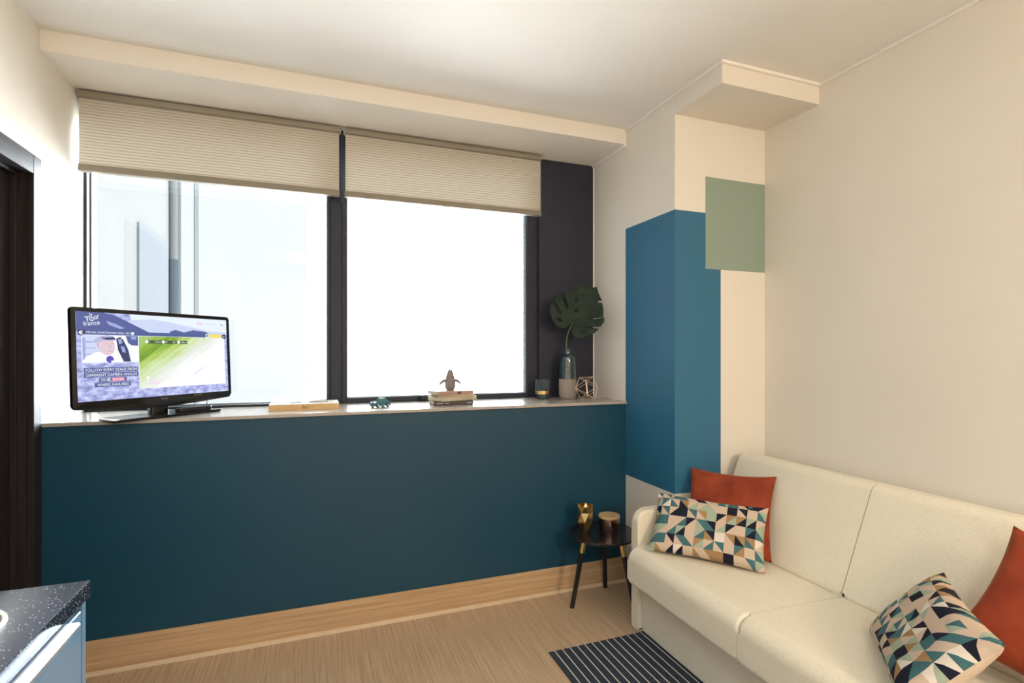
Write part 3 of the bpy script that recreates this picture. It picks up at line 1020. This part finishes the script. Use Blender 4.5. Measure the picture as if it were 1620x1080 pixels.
# caption strips
layer([rect(0.034, 0.626, 0.340, 0.678), rect(0.034, 0.684, 0.340, 0.736), rect(0.113, 0.742, 0.271, 0.790), rect(0.088, 0.797, 0.295, 0.848)], 5, E_bar)
layer([rect(0.186, 0.746, 0.258, 0.786)], 6, E_pink)
layer([rect(0.160, 0.751, 0.180, 0.757), rect(0.152, 0.763, 0.174, 0.769), rect(0.160, 0.775, 0.180, 0.781), rect(0.160, 0.751, 0.166, 0.781)], 7, E_white)
layer([rect(0.762, 0.056, 0.798, 0.082)], 6, E_pink)
layer([rect(0.765, 0.060, 0.795, 0.078)], 7, E_white)
layer([rect(0.950, 0.062, 0.954, 0.084), rect(0.960, 0.062, 0.964, 0.084)], 6, E_dark)
# wheel in the race logo
ring = circ(0.083, 0.078, 0.0135, 24)
rin = circ(0.083, 0.078, 0.0095, 24)
bm = bmesh.new()
rv = [bm.verts.new(S(u, v, 6)) for u, v in ring]
iv = [bm.verts.new(S(u, v, 6)) for u, v in rin]
for i in range(24):
    bm.faces.new([rv[i], rv[(i + 1) % 24], iv[(i + 1) % 24], iv[i]])
obj('screen_picture', bm, E_white, scr, False, None, True)
layer([circ(0.083, 0.078, 0.003, 8)], 6, E_white)

for polys, k, mat in SCR:
    for p in polys:
        obj('screen_picture', flat([p], k), mat, scr, False, None, True)
obj('screen_picture', GREEN, E_green, scr, False, None, True)


def text_mesh(body):
    cu = bpy.data.curves.new('lettering', 'FONT')
    cu.body = body
    o = bpy.data.objects.new('lettering', cu)
    C.objects.link(o)
    bpy.context.view_layer.update()
    dg = bpy.context.evaluated_depsgraph_get()
    me = bpy.data.meshes.new_from_object(o.evaluated_get(dg))
    bpy.data.objects.remove(o)
    bpy.data.curves.remove(cu)
    xs = [v.co.x for v in me.vertices]
    ys = [v.co.y for v in me.vertices]
    return me, min(xs), max(xs), min(ys), max(ys)


def screen_text(body, u0, v0, u1, v1, mat, k=8, rot=0.0, name='screen_lettering', bold=0.0):
    me, x0, x1, y0, y1 = text_mesh(body)
    a, b = Vector(S(u0, v1, k)), Vector(S(u1, v0, k))
    cx, cz = (a.x + b.x) / 2, (a.z + b.z) / 2
    for v in me.vertices:
        px = a.x + (v.co.x - x0) / (x1 - x0) * (b.x - a.x)
        pz = a.z + (v.co.y - y0) / (y1 - y0) * (b.z - a.z)
        dx, dz = px - cx, pz - cz
        v.co = (cx + dx * math.cos(rot) - dz * math.sin(rot), a.y, cz + dx * math.sin(rot) + dz * math.cos(rot))
    me.materials.clear()
    me.materials.append(mat)
    o = bpy.data.objects.new(name, me)
    C.objects.link(o)
    o.parent = scr
    if bold:
        md = o.modifiers.new('bold', 'SOLIDIFY')
        md.thickness = 0.0003
    return o


screen_text('FOLLOW EVERY STAGE FROM', 0.042, 0.637, 0.334, 0.668, E_white)
screen_text('DIFFERENT CAMERA ANGLES', 0.045, 0.695, 0.334, 0.726, E_white)
screen_text('ON', 0.122, 0.751, 0.148, 0.781, E_white)
screen_text('PLAYER', 0.190, 0.753, 0.252, 0.779, E_white)
screen_text('WHERE AVAILABLE', 0.103, 0.808, 0.282, 0.838, E_white)
screen_text('MICHAL KWIATKOWSKI (POL)  SKY', 0.052, 0.218, 0.300, 0.247, E_white)
screen_text('PRIMES', 0.860, 0.219, 0.940, 0.244, emit('screen_pale_yellow', (0.98, 0.85, 0.35)))
screen_text('LIVE', 0.768, 0.063, 0.792, 0.075, E_pink)
screen_text('WATCH LIVE NOW', 0.803, 0.060, 0.905, 0.079, E_hill2)
screen_text('le', 0.070, 0.012, 0.085, 0.045, E_white, rot=0.15)
screen_text('T', 0.044, 0.055, 0.073, 0.108, E_white, rot=0.10)
screen_text('ur', 0.097, 0.036, 0.124, 0.078, E_white, rot=0.25)
screen_text('france', 0.036, 0.100, 0.126, 0.150, E_white, rot=0.15)
screen_text('2', 0.418, 0.316, 0.424, 0.335, E_white)
screen_text('14.2km', 0.455, 0.316, 0.494, 0.336, E_white)
screen_text('47', 0.524, 0.315, 0.540, 0.336, E_white)
screen_text('48', 0.575, 0.316, 0.592, 0.336, E_white)
screen_text('42km', 0.634, 0.316, 0.672, 0.336, E_white)
screen_text('Peloton', 0.418, 0.810, 0.461, 0.830, E_pink, 9)
M_logo = noisy('grey_logo_print', (0.30, 0.30, 0.31), (0.34, 0.34, 0.35), 20, 0.4, 0.3, 0.5, 0)
screen_text('PHILIPS', 0.486, 1.022, 0.530, 1.046, M_logo, 1, name='maker_lettering')
screen_text('50Hz PMR', 0.722, 1.016, 0.786, 1.030, M_logo, 1, name='small_lettering')

# cable dropping behind the television
cb = obj('power_cable', tube([Vector((0.27, 0.045, 0.12)), Vector((0.275, 0.05, 0.05)), Vector((0.268, 0.052, 0.025)), Vector((0.274, 0.05, 0.004)), Vector((0.20, 0.06, 0.003))], 0.0022, 6), M_blackmatt, tv, True, None, True)

# remote control on the stand base
rc = empty('remote_control', (-0.560, 2.908, ZSILL + 0.0122), 0.83, 'black remote control on the right of the television base', 'remote control')
obj('remote_body', prism(rounded([(-0.085, -0.021, 0.012), (0.085, -0.021, 0.012), (0.085, 0.021, 0.012), (-0.085, 0.021, 0.012)], 5), 2, 0.0003, 0.017, 0.004, 2), M_blackmatt, rc, True, None, True)
M_btn = noisy('grey_buttons', (0.10, 0.11, 0.13), (0.13, 0.14, 0.16), 20, 0.5, 0, 0.3, 0)
bm = bmesh.new()
for i in range(8):
    for j in range(3):
        x, y = -0.066 + i * 0.019, -0.012 + j * 0.012
        add_box(bm, (x - 0.006, y - 0.004, 0.0165), (x + 0.006, y + 0.004, 0.0185))
obj('buttons', bm, M_btn, rc, False, None, True)['kind'] = 'stuff'

# ------------------------------------------------------------------ wooden box with prints
BX0, BX1, BY0, BY1 = -0.228, 0.106, 2.866, 3.05
wb = empty('wooden_box', ((BX0 + BX1) / 2, (BY0 + BY1) / 2, ZSILL), 0, 'flat pale pine box with white top between television and toy car', 'box')
bm = bmesh.new()
t_ = 0.010
add_box(bm, (BX0, BY0, ZSILL), (BX1, BY0 + t_, ZSILL + 0.028))
add_box(bm, (BX0, BY1 - t_, ZSILL), (BX1, BY1, ZSILL + 0.028))
add_box(bm, (BX0, BY0 + t_, ZSILL), (BX0 + t_, BY1 - t_, ZSILL + 0.028))
add_box(bm, (BX1 - t_, BY0 + t_, ZSILL), (BX1, BY1 - t_, ZSILL + 0.028))
add_box(bm, (BX0 + t_, BY0 + t_, ZSILL), (BX1 - t_, BY1 - t_, ZSILL + 0.006))
obj('tray', bm, M_pine, wb)
obj('top_panel', box((BX0 + 0.001, BY0 + 0.001, ZSILL + 0.028), (BX1 - 0.001, BY1 - 0.001, ZSILL + 0.031), 0.001, 1), M_paper, wb)
M_stamp = noisy('burnt_stamp', (0.22, 0.12, 0.05), (0.26, 0.15, 0.07), 20, 0.7, 0, 0.2, 0)
bm = bmesh.new()   # small burnt mark on the front
cx, zz = -0.058, ZSILL + 0.0145
for (a, b, c_, d) in ((-0.013, -0.009, -0.007, 0.008), (-0.009, -0.004, -0.007, -0.004), (-0.009, -0.004, 0.001, 0.004), (-0.004, -0.001, -0.007, 0.004),
                      (0.003, 0.012, -0.007, -0.004), (0.010, 0.013, -0.004, 0.006), (0.003, 0.006, -0.004, 0.002)):
    add_box(bm, (cx + a, BY0 - 0.0006, zz + c_), (cx + b, BY0, zz + d))
obj('stamp', bm, M_stamp, wb)
zt = ZSILL + 0.0312
for (u0, v0, u1, v1) in ((0.10, 0.25, 0.28, 0.35), (0.12, 0.5, 0.25, 0.62), (0.72, 0.3, 0.92, 0.36), (0.75, 0.55, 0.93, 0.6), (0.82, 0.3, 0.84, 0.8), (0.31, 0.2, 0.36, 0.3)):
    obj('drawing', box((BX0 + u0 * 0.334, BY0 + v0 * 0.184, zt - 0.0004), (BX0 + u1 * 0.334, BY0 + v1 * 0.184, zt + 0.0003)), M_greypaper, wb)


def wedge(cx, cy, L, Wd, h, rz, name, lab):
    o = obj(name, prism([(-L / 2, 0), (L / 2, 0), (L / 2, h), (-L / 2 + 0.015, h * 0.75)], 1, -Wd / 2, Wd / 2, 0.001, 1), M_greypaper, None, False, None, True)
    o.location = (cx, cy, ZSILL + 0.0318)
    o.rotation_euler = (0, 0, rz)
    tag(o, lab, 'booklet')


wedge(-0.115, 2.965, 0.060, 0.07, 0.006, 0.2, 'paper_booklet', 'thin grey booklet on the left of the white box top')
wedge(0.0, 2.96, 0.085, 0.075, 0.012, -0.12, 'paper_booklet', 'thicker grey booklet on the right of the white box top')

# ------------------------------------------------------------------ toy car (local: nose towards -x)
car = empty('toy_car', (0.318, 2.885, ZSILL), 0.50, 'small pale blue round topped toy car on the window shelf', 'toy car')
prof = rounded([(-0.052, 0.0065, 0.003), (0.050, 0.0065, 0.003), (0.052, 0.020, 0.008), (0.040, 0.030, 0.02), (0.024, 0.047, 0.014), (-0.006, 0.0485, 0.012), (-0.022, 0.031, 0.006), (-0.044, 0.027, 0.012), (-0.053, 0.017, 0.005)], 5)
bm = prism(prof, 1, -0.021, 0.021, 0.0)
for v in bm.verts:
    if v.co.z > 0.028:
        v.co.y *= 1 - 0.32 * (v.co.z - 0.028) / 0.02
caps = [f for f in bm.faces if len(f.verts) > 6]
bmesh.ops.bevel(bm, geom=list({e for f in caps for e in f.edges}), offset=0.004, segments=3, profile=0.5, affect='EDGES')
obj('car_body', bm, M_carblue, car, True, None, True)
for sx_ in (-0.032, 0.033):
    for sy in (-1, 1):
        fb = bmesh.new()   # mudguard: half ring of solid arch
        pts = [(sx_ + 0.017 * math.cos(a), 0.011 + 0.017 * math.sin(a)) for a in [PI * k / 10 for k in range(11)]]
        prism(pts, 1, sy * 0.016, sy * 0.0265, 0.003, 2, fb)
        obj('mudguard', fb, M_carblue, car, True, None, True)
        wb_ = tube([Vector((sx_, sy * 0.017, 0.0108)), Vector((sx_, sy * 0.0285, 0.0108))], 0.0106, 20)
        wl = obj('wheel', wb_, M_rubber, car, True, None, True)
        obj('hub', tube([Vector((sx_, sy * 0.0285, 0.0108)), Vector((sx_, sy * 0.0293, 0.0108))], 0.0062, 16), M_chrome, wl, True, None, True)
for sy in (-1, 1):
    g = [(-0.013, 0.0315), (0.004, 0.0315), (0.004, 0.0435), (-0.005, 0.0435)]
    g2 = [(0.008, 0.0315), (0.026, 0.0315), (0.019, 0.0435), (0.008, 0.0435)]
    bm = bmesh.new()
    for q in (g, g2):
        vs = [bm.verts.new((x, sy * (0.0213 * (1 - 0.32 * max(0, z - 0.028) / 0.02) + 0.0004), z)) for x, z in q]
        vs2 = [bm.verts.new((v.co.x, v.co.y - sy * 0.002, v.co.z)) for v in vs]
        bm.faces.new(vs)
        bm.faces.new(vs2[::-1])
        for i in range(4):
            bm.faces.new([vs[i], vs2[i], vs2[(i + 1) % 4], vs[(i + 1) % 4]])
    obj('side_window', bm, M_carglass, car, False, None, True)
bm = bmesh.new()
a = [(-0.0212, -0.0165, 0.0325), (-0.0212, 0.0165, 0.0325), (-0.0095, 0.0135, 0.0455), (-0.0095, -0.0135, 0.0455)]
vs = [bm.verts.new((x - 0.0008, y, z + 0.0006)) for x, y, z in a]
vs2 = [bm.verts.new((x + 0.001, y, z - 0.001)) for x, y, z in a]
bm.faces.new(vs)
bm.faces.new(vs2[::-1])
for i in range(4):
    bm.faces.new([vs[i], vs2[i], vs2[(i + 1) % 4], vs[(i + 1) % 4]])
obj('windscreen', bm, M_carglass, car, False, None, True)
obj('bumper', tube([Vector((-0.0535, y, 0.011 + 0.000 * y)) for y in (-0.022, -0.01, 0.01, 0.022)], 0.0018, 8), M_chrome, car, True, None, True)
for sy in (-1, 1):
    obj('headlamp', lathe([(0, 0.0), (0.003, 0.001), (0.0042, 0.003), (0.003, 0.0055), (0, 0.0065)], (-0.0455, sy * 0.0185, 0.0215), 12), M_chrome, car, True, None, True)

# ------------------------------------------------------------------ books with the ornament
BKX, BKY = 0.712, 2.915


def book(L, D, Hh, z, rz, dx, dy, mcover, lab, spine_front=True):
    e = empty('book', (BKX + dx, BKY + dy, z), rz, lab, 'book', 'books stacked on the window shelf')
    t = 0.0022
    bm = bmesh.new()
    add_box(bm, (-L / 2, -D / 2, 0.0002), (L / 2, D / 2, t))
    add_box(bm, (-L / 2, -D / 2, Hh - t), (L / 2, D / 2, Hh - 0.0002))
    add_box(bm, (-L / 2, -D / 2, t), (L / 2, -D / 2 + 0.003, Hh - t))
    obj('cover', bm, mcover, e, False, None, True)
    obj('pages', box((-L / 2 + 0.004, -D / 2 + 0.003, t), (L / 2 - 0.004, D / 2 - 0.004, Hh - t)), M_pages, e, False, None, True)
    return e


z = ZSILL
b1 = book(0.222, 0.15, 0.0225, z, 0.0, 0.0, 0.0, M_bk_dark, 'charcoal book, lowest of the stack on the window shelf')
z += 0.0225
b2 = book(0.235, 0.15, 0.0215, z, 0.36, 0.012, 0.010, M_bk_cream, 'thick cream book, turned, just above the charcoal one')
z += 0.0215
b3 = book(0.215, 0.14, 0.0135, z, 0.12, 0.012, 0.008, M_bk_tan, 'thin tan book under the dusty rose one in the stack')
z += 0.0135
b4 = book(0.225, 0.135, 0.0190, z, 0.22, -0.002, 0.0, M_bk_pink, 'dusty rose book on top of the stack, under the ornament')
z += 0.0190
for x0, x1 in ((-0.098, -0.060), (-0.050, -0.026), (0.078, 0.104)):
    obj('spine_band', box((x0, -0.0754, 0.0086), (x1, -0.075, 0.0135)), M_greypaper, b1, False, None, True)
obj('spine_band', box((0.012, -0.0679, 0.0005), (0.034, -0.0675, 0.0185)), M_bk_dark, b4, False, None, True)

OX, OY = 0.712, 2.925
orn = empty('ornament', (OX, OY, z), 0.3, 'grey spiky ornament with two curled side leaves on the books', 'ornament')
bm = bmesh.new()
pr = [(0.0, 0.0), (0.021, 0.0005), (0.0275, 0.012), (0.030, 0.030), (0.029, 0.048), (0.025, 0.070), (0.0205, 0.088), (0.016, 0.102), (0.013, 0.110), (0.0, 0.106)]
lathe(pr, (0, 0, 0), 24, bm)
for v in bm.verts:
    a = math.atan2(v.co.y, v.co.x)
    k = 1 + 0.09 * math.sin(8 * a) * (1 if v.co.z > 0.004 else 0)
    v.co.x *= k
    v.co.y *= k * 0.85
obj('body', bm, M_orn, orn, True, None, True, 60)


def leaf_blade(pts, wid, th=0.0055):
    bm = bmesh.new()
    rows_ = []
    for i, p in enumerate(pts):
        w = wid * math.sin(PI * (0.18 + 0.82 * i / (len(pts) - 1))) if i < len(pts) - 1 else 0.0006
        p = Vector(p)
        rows_.append([bm.verts.new(p + Vector((0, -w, 0))), bm.verts.new(p + Vector((0, 0, th))), bm.verts.new(p + Vector((0, w, 0))), bm.verts.new(p + Vector((0, 0, -th)))])
    for a, b in zip(rows_, rows_[1:]):
        for k in range(4):
            bm.faces.new([a[k], a[(k + 1) % 4], b[(k + 1) % 4], b[k]])
    bm.faces.new(rows_[0][::-1])
    bm.faces.new(rows_[-1])
    return bm


for s in (-1, 1):
    obj('side_leaf', leaf_blade([(s * x, 0, zz) for x, zz in ((0.022, 0.040), (0.027, 0.050), (0.036, 0.0555), (0.047, 0.053), (0.058, 0.046), (0.072, 0.034))], 0.006, 0.010), M_orn, orn, True, None, True, 60)
for k in range(5):
    a = 2 * PI * k / 5 + 0.3
    c_, s_ = math.cos(a), math.sin(a)
    obj('tip_leaf', tube([(0.007 * c_, 0.006 * s_, 0.09), (0.0085 * c_, 0.0075 * s_, 0.108), (0.010 * c_, 0.009 * s_, 0.122 + 0.004 * (k % 2))], [0.006, 0.005, 0.0012], 6), M_orn, orn, True, None, True, 60)

# ------------------------------------------------------------------ tumbler, vase, leaf, wire ornament
GX, GY = 1.330, 3.020
gl = empty('tumbler_candle', (GX, GY, ZSILL), 0, 'smoky glass tumbler with gold band left of the tall vase', 'candle glass')
obj('glass_wall', lathe([(0.0425, 0.020), (0.0455, 0.030), (0.0455, 0.122), (0.0435, 0.122), (0.0435, 0.030), (0.041, 0.022)], (GX, GY, ZSILL), 48), M_tumbler, gl, True)
obj('gold_band', lathe([(0.0457, 0.032), (0.0462, 0.032), (0.0462, 0.052), (0.0457, 0.052), (0.0457, 0.032)], (GX, GY, ZSILL), 48), M_brass, gl, True)
obj('thick_base', lathe([(0, 0.0), (0.038, 0.0), (0.0435, 0.006), (0.0435, 0.030), (0, 0.030)], (GX, GY, ZSILL), 48), M_tumblerbase, gl, True)

VX, VY = 1.488, 2.985
vs_ = empty('vase', (VX, VY, ZSILL), 0, 'tall two tone bottle vase, taupe below and glossy blue grey above', 'vase')
obj('stoneware_base', lathe([(0, 0), (0.048, 0), (0.053, 0.005), (0.0560, 0.03), (0.0560, 0.09), (0.0550, 0.124), (0.0, 0.124)], (VX, VY, ZSILL), 56), M_vaselow, vs_, True, sharp=50)
obj('glazed_body', lathe([(0.0, 0.1242), (0.0540, 0.1242), (0.0530, 0.15), (0.0495, 0.232), (0.0480, 0.254), (0.0455, 0.263), (0.0380, 0.271), (0.0270, 0.277), (0.0228, 0.282), (0.0212, 0.290), (0.0214, 0.306), (0.0228, 0.317), (0.0190, 0.317), (0.0175, 0.296), (0.016, 0.286), (0.0, 0.280)], (VX, VY, ZSILL), 56), M_vaseup, vs_, True, sharp=60)

# monstera leaf: outline given in leaf plane units, leaf stands over the vase
PXM = 3.32 / 827.0 / 9.0
outline = [(430, 612), (400, 645), (340, 692), (280, 708), (220, 690), (170, 640), (128, 560), (108, 470), (122, 400), (152, 358), (200, 410), (272, 498), (224, 410), (165, 335), (196, 262), (252, 216),
           (300, 310), (362, 428), (338, 320), (306, 202), (380, 170), (466, 156), (462, 250), (467, 338), (478, 240), (484, 152), (540, 115), (640, 110), (705, 134), (764, 130), (778, 205), (830, 330),
           (790, 325), (768, 352), (798, 345), (832, 362), (846, 450), (842, 566), (740, 574), (614, 570), (740, 584), (856, 572), (850, 640), (800, 708), (720, 704), (618, 680), (700, 716), (782, 736),
           (720, 790), (610, 836), (520, 856), (452, 836), (412, 785), (404, 730), (420, 670)]
holes = [[(186, 552), (230, 560), (282, 590), (274, 608), (230, 586)], [(534, 738), (560, 752), (596, 798), (580, 800), (548, 772)], [(462, 436), (488, 428), (484, 462), (468, 464)]]
lf = empty('monstera_leaf', (VX, VY, ZSILL + 0.29), 0, 'single dark green split monstera leaf standing in the tall vase', 'leaf')
ctr = Vector((1.490, 2.915, 0))   # petiole joint
zj = H + (556 - 509.5) / 827.0 * (ctr.x * 0.3490 + ctr.y * 0.9371)
ctr.z = zj
ex = Vector((0.905, -0.425, 0)).normalized()
ez = Vector((0.10, 0.18, 0.97)).normalized()
ez = (ez - ex * ez.dot(ex)).normalized()
en = ex.cross(ez)                 # away from the viewer
# petiole joint placed where the view line meets the leaf plane, 0.10 m right of the vase axis
bm = bmesh.new()


def loop_edges(pts):
    vs = [bm.verts.new((x, y, 0)) for x, y in pts]
    return [bm.edges.new((vs[i], vs[(i + 1) % len(vs)])) for i in range(len(vs))]


es = loop_edges(outline)
for hpts in holes:
    es += loop_edges(hpts)
bmesh.ops.triangle_fill(bm, use_beauty=True, use_dissolve=False, edges=es)
bmesh.ops.subdivide_edges(bm, edges=list(bm.edges), cuts=3, use_grid_fill=True)
bmesh.ops.triangulate(bm, faces=list(bm.faces))
tipd = Vector((330, -480)).normalized()
for v in bm.verts:
    x, y = v.co.x - 430, v.co.y - 612
    al = x * tipd.x + y * tipd.y
    ac = -x * tipd.y + y * tipd.x
    lx, lz = x * PXM, -y * PXM
    dep = 0.00000045 * ac * ac + 0.00000016 * al * al
    dep -= 0.016 * math.exp(-(ac / 60.0) ** 2) * 0.25
    dep += 0.0035 * math.sin(math.atan2(ac, al + 120) * 14) * min(1, math.hypot(x, y) / 250)
    v.co = ctr + ex * lx + ez * lz + en * (dep * 0.8)
bl = obj('blade', bm, M_leaf, lf, True, sharp=70)
md = bl.modifiers.new('thick', 'SOLIDIFY')
md.thickness = 0.0012
top = Vector((VX, VY, ZSILL + 0.30))
p0 = Vector((VX - 0.004, VY, ZSILL + 0.285))
stem = []
for k in range(13):
    t = k / 12
    a = p0.lerp(ctr, t)
    bow = math.sin(PI * t) * 0.022
    stem.append(a + Vector((-0.75, 0.3, 0.15)) * bow)
obj('stem', tube(stem, [0.0042 - 0.0014 * k / 12 for k in range(13)], 10), M_stem, lf, True)
# midrib and side veins in low relief on the blade
bm = bmesh.new()


def leafpt(x, y, off=-0.0018):
    al = x * tipd.x + y * tipd.y
    ac = -x * tipd.y + y * tipd.x
    dep = 0.00000045 * ac * ac + 0.00000016 * al * al
    dep -= 0.016 * math.exp(-(ac / 60.0) ** 2) * 0.25
    dep += 0.0035 * math.sin(math.atan2(ac, al + 120) * 14) * min(1, math.hypot(x, y) / 250)
    return ctr + ex * (x * PXM) - ez * (y * PXM) + en * (dep * 0.8 + off)


tube([leafpt(330 * k / 10, -480 * k / 10) for k in range(0, 11)], [0.0022 - 0.0018 * k / 10 for k in range(11)], 6, bm)
obj('midrib', bm, M_stem, lf, True)

# geometric wire ornament (icosahedron of gold wire)
WX, WY, WR = 1.560, 2.865, 0.080
g_ = (1 + 5 ** 0.5) / 2
ico = [Vector(p).normalized() for p in ((-1, g_, 0), (1, g_, 0), (-1, -g_, 0), (1, -g_, 0), (0, -1, g_), (0, 1, g_), (0, -1, -g_), (0, 1, -g_), (g_, 0, -1), (g_, 0, 1), (-g_, 0, -1), (-g_, 0, 1))]
# one face turned towards the room, its point to the right
fn = (ico[0] + ico[11] + ico[5]).normalized()
view = Vector((-WX + 1.05, -WY, 0.62)).normalized()
q = fn.rotation_difference(view)
ico = [q @ p for p in ico]
rgt = Vector((-view.y, view.x, 0)).normalized()
v0 = (ico[0] - view * ico[0].dot(view)).normalized()
ang = math.atan2(view.dot(v0.cross(rgt)), v0.dot(rgt))
rq = Matrix.Rotation(ang, 3, view)
ico = [rq @ p * WR for p in ico]
zmin = min(p.z for p in ico)
wc = Vector((WX, WY, ZSILL - zmin + 0.0018))
elen = min((ico[0] - p).length for p in ico[1:])
wo = empty('wire_ornament', (WX, WY, ZSILL), 0, 'faceted gold wire ball in the shelf corner beside the vase', 'ornament')
for i in range(12):
    for j in range(i):
        if (ico[i] - ico[j]).length < elen * 1.05:
            obj('rod', tube([wc + ico[i], wc + ico[j]], 0.0015, 6), M_goldwire, wo, True)
